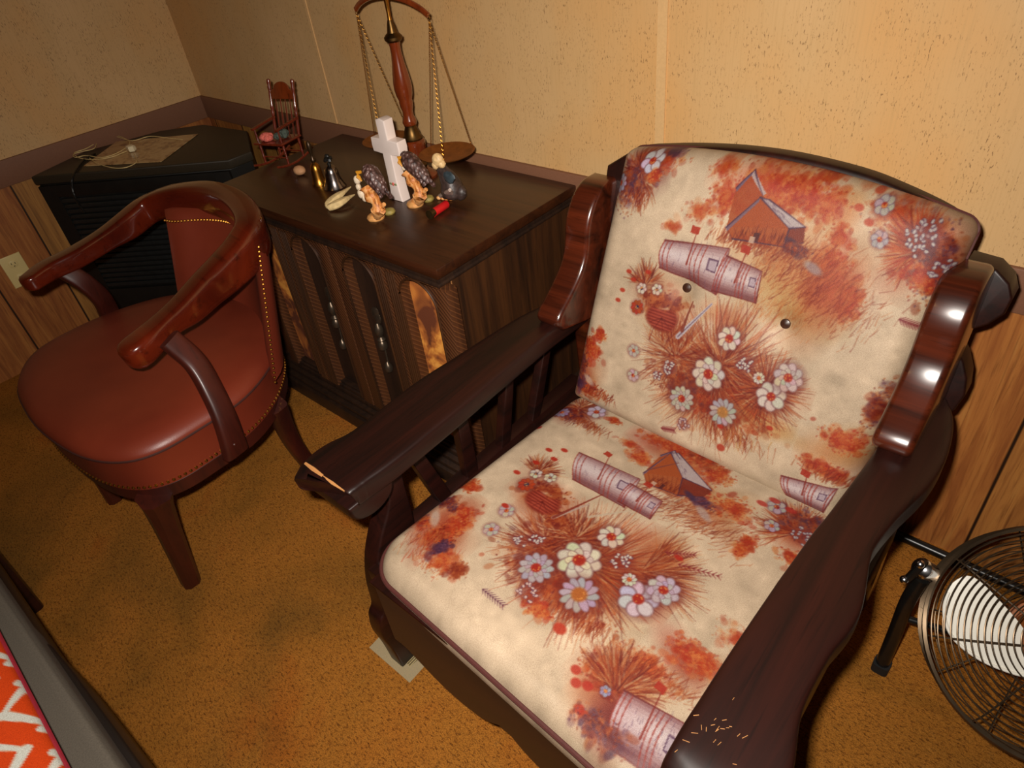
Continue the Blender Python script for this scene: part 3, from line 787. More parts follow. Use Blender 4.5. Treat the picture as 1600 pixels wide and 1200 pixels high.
F.foliage(*(0.2726, 0.562), .080, .024, 130); F.foliage(*(0.3789, 0.5496), .035, .028, 70); F.foliage(*(0.3677, 0.4882), .04, .035, 80, F.OR + F.BR); F.foliage(*(0.4441, 0.4904), .04, .03, 90); F.foliage(*(0.4979, 0.4343), .016, .03, 60)
F.foliage(*(0.2039, 0.5172), .03, .012, 30, al=.3); F.foliage(*(0.3927, 0.4683), .03, .012, 40, F.PU, .5); F.grass(*(0.4112, 0.4261), .11, .05, 380, 1.0, al=.38); F.grass(*(0.3261, 0.4143), .08, .03, 140, 1.0, al=.42)
F.blob(*(0.4092, 0.4469), .02, .008, (196, 176, 166), .7, .6, -.5)
F.foliage(*(0.2419, 0.4958), .03, .02, 50, F.OR); F.foliage(*(0.3383, 0.5723), .04, .03, 90, F.OR + F.BR)
F.house([(0.2715, 0.4636), (0.2806, 0.5449), (0.3349, 0.4995), (0.2922, 0.5542), (0.3937, 0.505), (0.2922, 0.444), (0.3517, 0.455), (0.3891, 0.4812), (0.2825, 0.5557), (0.269, 0.5265), (0.3037, 0.5404)])
F.stroke(*(0.2733, 0.476), *(0.3075, 0.5299), .0022, (150, 90, 80), .8)
F.burst(*(0.3189, 0.2267), .150, 460, cols=F.BR + F.OR[:2], al=.36); F.burst(*(0.2398, 0.212), .10, 240, cols=F.BR, al=.4); F.burst(*(0.3947, 0.2739), .11, 260, -.3, 1.6, F.BR, .34); F.burst(*(0.2734, 0.2578), .08, 180, cols=F.BR, al=.5)
F.foliage(*(0.3218, 0.1649), .11, .03, 130, F.BR + F.OR[:2], .34); F.foliage(*(0.2658, 0.1822), .09, .05, 120, F.BR + F.PU[:1], .32); F.grass(*(0.3591, 0.1511), .09, .02, 200, 4.9, F.BR, .5, .03); F.foliage(*(0.3096, 0.1163), .03, .014, 40, F.OR, .45)
F.foliage(*(0.1623, 0.3008), .045, .03, 80, F.BR, .45); F.burst(*(0.1144, 0.3367), .055, 120, .4, 3.0, al=.45); F.foliage(*(0.2155, 0.2749), .03, .02, 40, F.BR, .5)
F.basket(*(0.1709, 0.2874), .036)
F.barrel([(0.1779, 0.3664), (0.2948, 0.3691), (0.2764, 0.446), (0.1399, 0.4329)]); F.barrel([(0.2768, 0.3742), (0.3451, 0.3758), (0.3395, 0.4252), (0.2691, 0.4253)])
F.stroke(*(0.2111, 0.2712), *(0.241, 0.335), .004, (200, 170, 150), .9); F.stroke(*(0.2596, 0.3113), *(0.308, 0.3702), .003, (214, 190, 160), .8); F.stroke(*(0.2111, 0.2712), *(0.2449, 0.3683), .003, (150, 64, 46), .8)
F.flower(*(0.3043, 0.228), .037, 8, dbl=True, rot=.3); F.flower(*(0.2585, 0.171), .029, 11, (208, 192, 188), dbl=True); F.flower(*(0.3451, 0.1768), .031, 12, (206, 184, 184), cen=(196, 120, 60), cr=.42); F.flower(*(0.4209, 0.2303), .031, 7, (232, 218, 216), rot=.5)
F.flower(*(0.4418, 0.2692), .026, 8, (220, 200, 200), dbl=True); F.flower(*(0.3166, 0.3009), .023, 8, cr=.36); F.flower(*(0.3897, 0.2504), .012, 9, cr=.35)
F.cluster(*(0.3597, 0.2693), .022, 20); F.cluster(*(0.2801, 0.1263), .020, 16, (230, 196, 176)); F.cluster(*(0.2187, 0.2159), .016, 14); F.cluster(*(0.2002, 0.1931), .014, 10)
F.flower(*(0.1125, 0.3351), .012, 6, cen=(90, 60, 80)); F.flower(*(0.1414, 0.3433), .012, 6, cen=(90, 60, 80)); F.flower(*(0.1175, 0.302), .016, 9, (206, 104, 66), (70, 70, 96), (160, 70, 50)); F.flower(*(0.1336, 0.2305), .014, 6, (218, 200, 184), edge=(170, 120, 140)); F.flower(*(0.1424, 0.1816), .014, 6, (218, 200, 184), edge=(170, 120, 140))
for p in ((0.08, 0.3153), (0.0913, 0.3587), (0.113, 0.3878), (0.1123, 0.4202), (0.087, 0.4023), (0.4276, 0.3374), (0.1232, 0.2379)): F.blob(*p, .008, .005, (198, 66, 44), .85, .4)
F.blob(*(0.3591, 0.1121), .011, .009, (206, 84, 56), .9, .4); F.sprig(*(0.2188, 0.0851), .0, .05, 9, (120, 70, 84)); F.sprig(*(0.4344, 0.3265), .35, .07); F.sprig(*(0.4058, 0.3328), .6, .05)
F.foliage(*(0.0313, 0.2356), .026, .02, 60, F.OR); F.foliage(*(0.0285, 0.18), .035, .018, 80, F.PU + F.BR, .45); F.foliage(*(0.088, 0.1495), .022, .045, 110, F.OR); F.foliage(*(0.0821, 0.116), .03, .03, 90, F.BR + F.OR); F.foliage(*(0.0272, 0.118), .03, .02, 50, F.OR + F.PU[:1], .35)
F.grass(*(0.086, 0.0825), .06, .05, 200, 1.9, F.OR + F.BR, .36); F.foliage(*(0.1236, 0.0789), .04, .03, 70, F.OR, .3); F.foliage(*(0.1591, 0.0834), .02, .02, 40, F.BR, .35); F.blob(*(0.0419, 0.1362), .02, .009, (214, 194, 172), .7, .6, -.8); F.foliage(*(0.1012, 0.099), .012, .022, 30, F.PU, .5); F.foliage(*(0.0726, 0.1798), .012, .01, 20)
F.burst(*(0.0491, 0.5452), .06, 160, al=.5); F.foliage(*(0.0288, 0.5155), .06, .022, 100, F.PU + F.BR, .45); F.grass(*(0.1035, 0.5206), .05, .012, 80, 4.9, al=.5, L=.03); F.flower(*(0.0864, 0.5579), .020, 6, (228, 206, 208)); F.flower(*(0.0266, 0.5138), .016, 9, (186, 160, 176), dbl=True); F.blob(*(0.0184, 0.4482), .007, .006, (196, 60, 44), .8)
F.foliage(*(0.1341, 0.5578), .02, .012, 20, F.OR, .5)
F.burst(*(0.5516, 0.513), .075, 220, .8, 4.2, F.OR + F.BR, .42); F.foliage(*(0.5511, 0.5395), .04, .04, 90, F.PU + F.BR, .42); F.cluster(*(0.5627, 0.5132), .022, 20, (206, 190, 178)); F.flower(*(0.4996, 0.5447), .016, 6, (214, 196, 182), cen=(160, 50, 50), edge=(140, 104, 128)); F.flower(*(0.5122, 0.499), .013, 6, (214, 196, 182), edge=(140, 104, 128)); F.foliage(*(0.5701, 0.4597), .03, .018, 50, F.OR, .4)
for p in ((0.4762, 0.5356), (0.4902, 0.5566), (0.5218, 0.553)): F.blob(*p, .010, .006, (200, 70, 56), .75, .4)
F.foliage(*(0.5361, 0.2053), .045, .025, 100, F.OR, .4); F.foliage(*(0.4916, 0.1481), .05, .022, 80, F.OR, .3); F.foliage(*(0.4617, 0.1035), .05, .03, 110, F.BR + F.OR, .4); F.burst(*(0.4788, 0.0877), .08, 220, .5, 3.0, F.BR, .4); F.grass(*(0.5277, 0.142), .06, .02, 120, 1.2)
F.barrel([(0.5094, 0.0239), (0.599, 0.0367), (0.5871, 0.1187), (0.4873, 0.0987)])
for p in ((0.4447, 0.0702), (0.4295, 0.0632), (0.4553, 0.0378), (0.4653, 0.035), (0.4176, 0.078)): F.blob(*p, .008, .007, (200, 72, 50), .8, .4)
F.foliage(*(0.4907, 0.0347), .05, .02, 70, F.BR + F.PU, .4); F.foliage(*(0.567, 0.2711), .04, .03, 40, F.OR, .2); F.flower(*(0.4682, 0.0809), .008, 6, (190, 176, 190))

# ------------------------------------------------------------------ armchair
AX, AY = -.46, .62
arm = empty('armchair', (AX, AY, 0), 'dark wooden armchair with loose cushions printed with autumn flowers, a barn and a mailbox', 'armchair')
so, s_at, s_n, s_rim, s_up = cushion('seat_cushion', [(-.762, .328, .425), (-.155, .293, .425), (-.737, .965, .393), (-.143, .935, .393)], fs_, .100, 440, .035, .075, .012, arm, power=2.2)
tag(so, 'cream seat cushion with rust-coloured print')
m = MB(); tube(m, [p + s_n * .020 for p in s_rim], .0042, seg=8, closed=True); m.build('piping', M['piping'], so)
bo, b_at, b_n, b_rim, b_up = cushion('back_cushion', [(-.738, .884, .399), (-.150, .874, .372), (-.706, 1.053, .905), (-.116, 1.053, .883)], fb_, .115, 430, .045, .02, .012, arm, arch=.030,
    dimples=[(*(0.2022, 0.3093), .014, .016), (*(0.3899, 0.3046), .014, .016), (*(0.2995, 0.3061), .006, .035), (*(0.2046, 0.3014), .006, .04), (*(0.3917, 0.2995), .006, .04)], power=2.2)
tag(bo, 'cream back cushion with rust-coloured print and two brown buttons')
m = MB(); tube(m, [p for p in b_rim], .003, seg=6, closed=True); m.build('piping', M['piping'], bo)
for uv in ((0.2022, 0.3093), (0.3899, 0.3046)):
    m = MB(); lathe(m, [(.0, -.004), (.0085, -.003), (.0095, 0), (.008, .003), (.004, .0045), (0, .005)], b_at(*uv, .001), tuple(b_n), 20)
    m.build('button', M['button'], bo)

def armrest(name, st, mat):
    """stations: (x_inner, x_outer, y, z_top, thickness)"""
    P = [((a + b) / 2, y, z - t / 2) for a, b, y, z, t in st]
    W = [abs(a - b) / 2 for a, b, y, z, t in st]; H = [t / 2 for a, b, y, z, t in st]
    P = spline(P, 5); W = [float(q[0]) for q in spline([(w,) for w in W], 5)]; H = [float(q[0]) for q in spline([(h,) for h in H], 5)]
    m = MB(); tube(m, [tuple(p) for p in P], W, 32, ratio=H, power=8)
    return m
T = .046
mA = armrest('arm', [(-.750, -.862, .334, .575, .030), (-.746, -.868, .3365, .581, .041), (-.744, -.871, .342, .5845, .045), (-.743, -.873, .352, .585, T), (-.742, -.875, .378, .585, T), (-.738, -.862, .44, .585, T), (-.740, -.868, .585, .585, T),
                     (-.744, -.860, .70, .585, T), (-.748, -.845, .86, .585, T), (-.745, -.825, .95, .585, T), (-.745, -.835, 1.04, .585, T)], None)
la = mA.build('arm', M['darkwood'], arm)
mA = armrest('arm', [(-.147, -.050, .276, .545, .034), (-.149, -.044, .284, .563, .042), (-.150, -.036, .298, .577, T), (-.150, -.032, .318, .584, T), (-.151, -.036, .36, .585, T), (-.150, -.054, .43, .585, T), (-.148, -.055, .515, .585, T), (-.146, -.047, .585, .585, T),
                     (-.142, -.064, .67, .585, T), (-.138, -.066, .71, .585, T), (-.134, -.058, .775, .585, T), (-.130, -.043, .851, .585, T), (-.128, -.040, .923, .585, T), (-.13, -.052, 1.0, .585, T), (-.13, -.075, 1.05, .585, T)], None)
ra = mA.build('arm', M['darkwood'], arm)
# worn front edge of the left arm, nicks on the right arm
m = MB(); tube(m, [(-.862, .3375, .5822), (-.838, .3370, .5822), (-.812, .3368, .5822)], [.003, .0045, .003], 8, ratio=[.003, .0045, .003]); tube(m, [(-.812, .3368, .5822), (-.785, .3368, .5822), (-.755, .3370, .5815)], [.001, .0035, .001], 8, ratio=.002)
tag(m.build('worn_edge', M['edge'], la), 'bare worn front edge')
for i in range(20):
    m = MB()
    c = Vector((-0.1122, 0.3596, 0.5855)); dx, dy = random.gauss(0, .015), random.gauss(0, .020)
    a = random.gauss(1.0, .8); l = random.uniform(.002, .008)
    box_c = (c.x + dx, c.y + dy)
    slab(m, [(box_c[0] + l * math.cos(a) * s1 - .0003 * math.sin(a) * s2, box_c[1] + l * math.sin(a) * s1 + .0003 * math.cos(a) * s2) for s1, s2 in ((-.5, -1), (.5, -1), (.5, 1), (-.5, 1))], .5846, .5857, .0002, n=1)
    tag(m.build('scratch', M['edge'], ra, smooth=False), 'pale scratch')
# corbels under the arm fronts
for x0, x1, y0 in ((-.862, -.750, .365), (-.140, -.044, .335)):
    pts = [(y0 - .035, .545)] + [(y0 + .012 - .047 * math.cos(t), .530 - .034 * math.sin(t)) for t in np.linspace(0, math.pi, 12)] + [(y0 + .059, .545)]
    m = MB(); slab(m, pts, x0, x1, .006, fn=lambda u, v, w: (w, u, v)); m.build('arm_corbel', M['darkwood'], arm)
# front legs
for x0, x1, sx in ((-.832, -.790, -1), (-.115, -.073, 1)):
    fr = [(.432, .545), (.425, .45), (.387, .385), (.362, .334), (.346, .271), (.340, .206), (.326, .185), (.320, .137), (.329, .072), (.335, .0)]
    bk = [(.425, .0), (.430, .15), (.450, .25), (.466, .36), (.468, .46), (.475, .545)]
    o = [tuple(q) for q in spline(fr, 4)] + [tuple(q) for q in spline(bk, 3)]
    m = MB(); slab(m, o, x0, x1, .005, fn=lambda u, v, w: (w, u, v))
    m.build('front_leg', M['darkwood'], arm)
    m = MB(); xo = x0 if sx < 0 else x1
    slab(m, [(xo - sx * .01, .17)] + [(xo + sx * .026 * math.sin(t), .12 + .05 * math.cos(t)) for t in np.linspace(0.1, 3.0, 10)] + [(xo - sx * .01, .07)], .350, .385, .005, fn=lambda u, v, w: (u, w, v))
    m.build('foot_scroll', M['darkwood'], arm)
# rear legs with wing posts
prof_f = [(.892, .575), (.874, .598), (.882, .618), (.918, .645), (.952, .675), (.972, .705), (.980, .735), (.984, .765), (.996, .795), (1.018, .822), (1.05, .838), (1.085, .838)]
prof_b = [(1.112, .815), (1.120, .77), (1.105, .70), (1.080, .62), (1.06, .50), (1.07, .30), (1.09, .12), (1.10, .0), (1.04, .0), (1.02, .2), (1.0, .40), (.99, .55)]
for x0, x1, kz in ((-.792, -.732, .96), (-.138, -.080, .89)):
    o = [tuple(q) for q in spline(prof_f, 5)] + [tuple(q) for q in spline(prof_b, 3)]
    o = [(u, v if v < .62 else .62 + (v - .62) * kz) for u, v in o]
    m = MB(); slab(m, o, x0, x1, .010, n=4, fn=lambda u, v, w: (w, u, v)); m.build('back_post', M['darkwood_z'], arm)
for sx, xm in ((1, 0), (-1, -.872)):
    e = [(-.12, .47), (-.103, .486), (-.088, .508), (-.062, .557), (-.056, .587), (-.062, .615), (-.075, .640), (-.089, .658), (-.098, .672), (-.085, .692), (-.064, .708), (-.049, .730), (-.047, .755), (-.058, .776), (-.080, .792), (-.12, .795)]
    o = [(xm + sx * u, v) for u, v in e]
    m = MB(); slab(m, o, 0, .045, .004, fn=lambda u, v, w: (u, 1.075 + (v - .6) * .20 + w, v)); m.build('wing_panel', M['darkwood'], arm)
# arched top rail
xs = [-.76, -.70, -.634, -.558, -.48, -.397, -.30, -.236, -.16, -.12]; zs = [.845, .882, .896, .906, .912, .9125, .905, .893, .872, .85]
o = [tuple(q) for q in spline(list(zip(xs, zs)), 4)] + [(-.12, .74), (-.76, .74)]
m = MB(); slab(m, o, 0, .03, .006, fn=lambda u, v, w: (u, 1.093 + (v - .85) * .3 + w, v)); m.build('top_rail', M['darkwood'], arm)
m = MB(); box(m, -.76, -.12, 1.02, 1.045, .40, .47, .004); m.build('lower_back_rail', M['darkwood'], arm)
for xx in (-.66, -.55, -.44, -.33, -.22):
    m = MB(); slab(m, [(xx - .018, .46), (xx + .018, .46), (xx + .018, .75), (xx - .018, .75)], 0, .014, .003, fn=lambda u, v, w: (u, 1.03 + (v - .46) * .17 + w, v)); m.build('back_slat', M['darkwood'], arm)
# side rails and fanned arm slats
for x0, x1 in ((-.835, -.800), (-.110, -.075)):
    m = MB(); box(m, x0, x1, .42, 1.03, .24, .335, .005); m.build('side_rail', M['darkwood'], arm)
for xa in (-.812, -.098):
    for (yt, yb, w) in ((.500, .560, .034), (.640, .640, .034), (.800, .745, .030), (.935, .850, .030)):
        m = MB(); slab(m, [(yb - w / 2, .325), (yb + w / 2, .325), (yt + w * .42, .545), (yt - w * .42, .545)], xa - .011, xa + .011, .003, fn=lambda u, v, w_: (w_, u, v)); m.build('arm_slat', M['darkwood'], arm)
# scalloped apron
bot = [(-.738, .19), (-.72, .192), (-.702, .191), (-.667, .176), (-.63, .160), (-.59, .151), (-.534, .153), (-.496, .168), (-.466, .193)]
bot2 = [(-.466, .193), (-.447, .185), (-.42, .150), (-.399, .123), (-.38, .115)]
cx = -.455
left = [tuple(q) for q in spline(bot, 3)] + [(-.455, .188)]
right = [(2 * cx - x, z) for x, z in left[::-1]][1:]
o = left + right + [(-.172, .374), (-.738, .374)]
m = MB(); slab(m, o, .318, .340, .003, fn=lambda u, v, w: (u, w, v)); m.build('front_apron', M['apronwood'], arm)
m = MB(); box(m, -.80, -.11, .345, 1.02, .30, .332, .003); m.build('seat_deck', M['darkwood'], arm)
m = MB(); box(m, -.740, -.170, .313, .336, .371, .380, .003); m.build('apron_cap', M['darkwood'], arm)

# ------------------------------------------------------------------ leather captain chair
CX, CY = -1.63, .40
ch = empty('captain_chair', (CX, CY, 0), 'brown leather horseshoe-back captain chair with glossy cherry wood arms and brass nailheads', 'chair')
so_pts = [(-1.85, .135), (-1.72, .108), (-1.589, .103), (-1.44, .122), (-1.345, .165), (-1.302, .228), (-1.295, .32), (-1.305, .44), (-1.37, .555), (-1.48, .645), (-1.62, .675), (-1.77, .655), (-1.89, .58), (-1.955, .46), (-1.975, .33), (-1.95, .21)]
oc = [np.array(q) for q in spline(so_pts, 5, closed=True)]
cc = np.mean(oc, axis=0)
def ring_stack(mb, levels, base=oc, c=cc, capb=True, capt=True):
    n = len(base); vs = []; fs = []
    for s, z in levels:
        for p in base:
            q = c + (p - c) * s
            vs.append((q[0], q[1], z))
    for i in range(len(levels) - 1):
        for k in range(n): fs.append((i * n + k, i * n + (k + 1) % n, (i + 1) * n + (k + 1) % n, (i + 1) * n + k))
    if capb: fs.append(tuple(range(n))[::-1])
    if capt: fs.append(tuple((len(levels) - 1) * n + k for k in range(n)))
    mb.add(vs, fs)
m = MB(); ring_stack(m, [(.93, .352), (.965, .355), (.968, .38), (.985, .43), (1.0, .448), (1.004, .455), (.995, .462), (.97, .472), (.90, .483), (.78, .490), (.6, .493), (.3, .494), (.05, .494)])
seat = m.build('seat', M['leather'], ch, angle=60)
m = MB(); tube(m, [(cc[0] + (p[0] - cc[0]) * 1.004, cc[1] + (p[1] - cc[1]) * 1.004, .452) for p in oc], .0028, 6, closed=True); m.build('welt_seam', M['seam'], seat)
m = MB(); ring_stack(m, [(.88, .315), (.90, .312), (.945, .316), (.95, .350), (.93, .356)]); m.build('seat_base', M['redwood_z'], ch)
m = MB()
acc = 0; per = [np.array((cc[0] + (p[0] - cc[0]) * .966, cc[1] + (p[1] - cc[1]) * .966)) for p in oc]
def along(pts, step):
    out = []; d = 0.0
    for a, b in zip(pts, pts[1:]):
        a = np.array(a, float); b = np.array(b, float); L = np.linalg.norm(b - a)
        while d < L: out.append((a + (b - a) * d / L, (b - a) / L)); d += step
        d -= L
    return out
for p, t in along([(q[0], q[1], .363) for q in per + per[:1]], .0125):
    ball(m, p, .0042, seg=7, rings=4)
m.build('nailhead_trim', M['brass'], seat)
# horseshoe rail
rail_px = [((-1.953, 0.2981, 0.655), .026, .020), ((-1.972, 0.3479, 0.66), .030, .023), ((-1.972, 0.4152, 0.665), .029, .025), ((-1.984, 0.5014, 0.675), .027, .027), ((-1.993, 0.5707, 0.69), .029, .034), ((-1.997, 0.648, 0.71), .031, .036), ((-1.925, 0.6952, 0.735), .032, .040),
           ((-1.809, 0.7403, 0.75), .032, .041), ((-1.7, 0.7486, 0.75), .034, .042), ((-1.591, 0.7264, 0.748), .036, .044), ((-1.505, 0.6852, 0.742), .036, .046), ((-1.474, 0.6321, 0.725), .036, .046), ((-1.461, 0.574, 0.708), .034, .043), ((-1.448, 0.5112, 0.692), .031, .038), ((-1.424, 0.4483, 0.68), .029, .033),
           ((-1.407, 0.3909, 0.67), .028, .025), ((-1.394, 0.342, 0.664), .033, .027), ((-1.388, 0.3096, 0.66), .034, .029)]
P = [(p[0], p[1], p[2] - h) for p, r, h in rail_px]
P = [tuple(q) for q in spline(P, 5)]
Rr = [float(q[0]) for q in spline([(r,) for p, r, h in rail_px], 5)]; Hh = [float(q[0]) for q in spline([(h,) for p, r, h in rail_px], 5)]
def roundend(P, Rr, Hh):
    a, b = Vector(P[0]), Vector(P[1]); d = (a - b).normalized(); r = Rr[0]; h = Hh[0]; A = []
    for k in (1.0, .93, .75, .45): A.append((tuple(a + d * r * k), r * math.sqrt(max(0.0, 1 - k * k)) + .001, h * math.sqrt(max(0.0, 1 - k * k)) ** .5 + .001))
    return [x[0] for x in A] + P, [x[1] for x in A] + Rr, [x[2] for x in A] + Hh
P, Rr, Hh = roundend(P, Rr, Hh); P, Rr, Hh = roundend(P[::-1], Rr[::-1], Hh[::-1])
m = MB(); tube(m, P, [r * .94 for r in Rr], 26, ratio=Hh, power=4.6); m.build('arm_rail', M['redwood'], ch, angle=60)
# curved leather back
def arc3(a, b, c, u):
    a, b, c = map(np.array, (a, b, c)); return a * (1 - u) * (1 - 2 * u) + b * 4 * u * (1 - u) + c * u * (2 * u - 1)
NB, NV = 26, 16
vs = []; 
for side in (0, 1):
    for j in range(NV + 1):
        v = j / NV; e = v * v * .4 + v * .6
        L = np.array((-1.845, .56, .44)) * (1 - e) + np.array((-1.905, .655, .690)) * e
        Rg = np.array((-1.315, .525, .44)) * (1 - e) + np.array((-1.455, .668, .690)) * e
        Cn = np.array((-1.60, .655, .44)) * (1 - e) + np.array((-1.705, .764, .690)) * e
        for i in range(NB + 1):
            u = i / NB; p = arc3(L, Cn, Rg, u)
            tn = arc3(L, Cn, Rg, min(1, u + .01)) - arc3(L, Cn, Rg, max(0, u - .01)); nn = np.array((tn[1], -tn[0], 0)); nn /= np.linalg.norm(nn)
            edge = min(1, min(u, 1 - u) / .09) ** .5
            vs.append(tuple(p + nn * (.022 * edge if side == 0 else -.016 * edge)))
fs = []; S = (NB + 1) * (NV + 1)
for side in (0, 1):
    for j in range(NV):
        for i in range(NB):
            q = (side * S + j * (NB + 1) + i, side * S + j * (NB + 1) + i + 1, side * S + (j + 1) * (NB + 1) + i + 1, side * S + (j + 1) * (NB + 1) + i)
            fs.append(q if side == 0 else q[::-1])
for i in range(NB):
    for j in (0, NV): fs.append((j * (NB + 1) + i, j * (NB + 1) + i + 1, S + j * (NB + 1) + i + 1, S + j * (NB + 1) + i))
for j in range(NV):
    for i in (0, NB): fs.append((j * (NB + 1) + i, (j + 1) * (NB + 1) + i, S + (j + 1) * (NB + 1) + i, S + j * (NB + 1) + i))
m = MB(); m.add(vs, fs); back = m.build('backrest', M['leather'], ch, angle=70)
m = MB()
for edge_i in (NB,):
    pts = [vs[j * (NB + 1) + edge_i] for j in range(NV + 1)]
    for p, t in along([(q[0] + (.004 if edge_i else -.004), q[1] - .004, q[2]) for q in pts], .011): ball(m, p, .0036, seg=6, rings=4)
pts = [vs[(NV - 1) * (NB + 1) + i] for i in range(NB + 1)]
for p, t in along([(q[0], q[1] - .004, q[2] - .004) for q in pts], .0095): ball(m, p, .0040, seg=6, rings=4)
m.build('nailhead_trim', M['brass'], back)
# arm supports
for pts in ([(-1.355,.365,.640), (-1.335,.385,.575), (-1.298,.380,.51), (-1.276,.372,.455), (-1.270,.364,.40), (-1.272,.359,.362)],
            [(-1.968, .375, .625), (-1.955, .40, .58), (-1.965, .42, .52), (-1.985, .425, .465), (-1.985, .42, .41), (-1.965, .41, .335)]):
    P = [tuple(q) for q in spline(pts, 6)]; n = len(P)
    m = MB(); tube(m, P, [.024 + .008 * (i / n) ** 2 for i in range(n)], 16, up=(1, .25, 0), ratio=.014, power=4); m.build('arm_support', M['redwood_z'], ch)
m = MB(); sc = Vector((-1.257, .360, .395)); ball(m, sc, .005, seg=10, rings=6); m.build('screw_plug', M['redwood_z'], ch)
# legs
for a, b in (((-1.346, 0.1842, 0.33), (-1.396, 0.1581, 0)), ((-1.845, .185, .33), (-1.86, .165, 0))):
    m = MB(); a = Vector(a); b = Vector((b[0], b[1], 0))
    P = [a + (b - a) * t for t in (0, .1, .35, .7, .985, 1)]
    tube(m, P, [.036, .030, .026, .0235, .022, .018], 8, up=(0, 1, 0), power=3); m.build('leg', M['redwood_z'], ch, angle=25)
for pts in ([(-1.372, 0.5236, 0.34), (-1.405, 0.5353, 0.25), (-1.425, 0.5482, 0.16), (-1.429, 0.5654, 0.07), (-1.409, 0.5757, 0)], [(-1.80, .62, .34), (-1.815, .645, .25), (-1.83, .675, .16), (-1.845, .715, .07), (-1.86, .75, 0)]):
    P = [tuple(q) for q in spline(pts, 5)]
    m = MB(); tube(m, P, [.024 - .006 * i / len(P) for i in range(len(P))], 14, up=(1, 0, 0), power=4.5); m.build('leg', M['redwood_z'], ch)

# ------------------------------------------------------------------ cabinet
CT = .69
cb = empty('cabinet', (-1.455, 1.05, 0), 'dark walnut low cabinet with arched door panels and gold crushed velvet, holding figurines', 'cabinet')
m = MB(); box(m, -1.925, -.990, .800, 1.287, .664, CT, .004); m.build('cabinet_top', M['cabtop'], cb)
m = MB(); box(m, -1.915, -1.0, .808, 1.283, .648, .6645, .004); box(m, -1.918, -.997, .804, 1.283, .640, .649, .003); m.build('cornice_moulding', M['cabdark'], cb)
m = MB(); box(m, -1.905, -1.004, .842, 1.28, .10, .645, .003); m.build('body', M['cab'], cb)
m = MB(); box(m, -1.905, -1.880, .812, .843, .10, .642, .002); box(m, -1.032, -1.004, .812, .843, .10, .642, .002); box(m, -1.88, -1.03, .812, .843, .632, .642, .001); m.build('face_frame', M['cab'], cb)
m = MB(); sx, sy, sz = (-1.003, 0.8468, 0.6695); box(m, -1.0045, -1.0028, sy - .0006, sy + .0006, .11, .64, .0003); tag(m.build('edge_seam', M['edge'], cb, smooth=False), 'thin pale worn seam')
m = MB()
for k, (dy, z0, z1) in enumerate(((.030, 0, .050), (.022, .050, .066), (.026, .066, .072), (.012, .072, .088), (.016, .088, .094), (.004, .094, .112))):
    box(m, -1.915 - dy * .3, -.994 + dy * .3, .812 - dy, 1.283, z0, z1, .003)
m.build('plinth', M['cabdark'], cb)
def mat_carved():
    t = NT('carved_door_wood')
    w = t.n('ShaderNodeTexWave', wave_type='BANDS', bands_direction='DIAGONAL'); w.inputs['Scale'].default_value = 46
    t.link(t.mapping((1, 1, 1)), w.inputs['Vector'])
    a = t.noise(t.mapping((22, 22, 1.2)), 1.3, 6, 0.6, 0.8)
    c = t.ramp(a, [(0.3, srgb(52, 28, 15)), (0.7, srgb(84, 48, 25))])
    c = t.mix(c, srgb(112, 68, 36), t.math('MULTIPLY', t.ramp_fac(w.outputs['Fac'], 0.8, 1.0), 0.6))
    t.base(c); t.bump(w.outputs['Fac'], 0.5, 0.002)
    return t.set(rough=0.45)
M['carved'] = mat_carved()
bays = [(-1.080, 1), (-1.292, 0), (-1.512, 0), (-1.724, 1)]
ow = .0625; zs_, za, zb = .575, .6375, .125
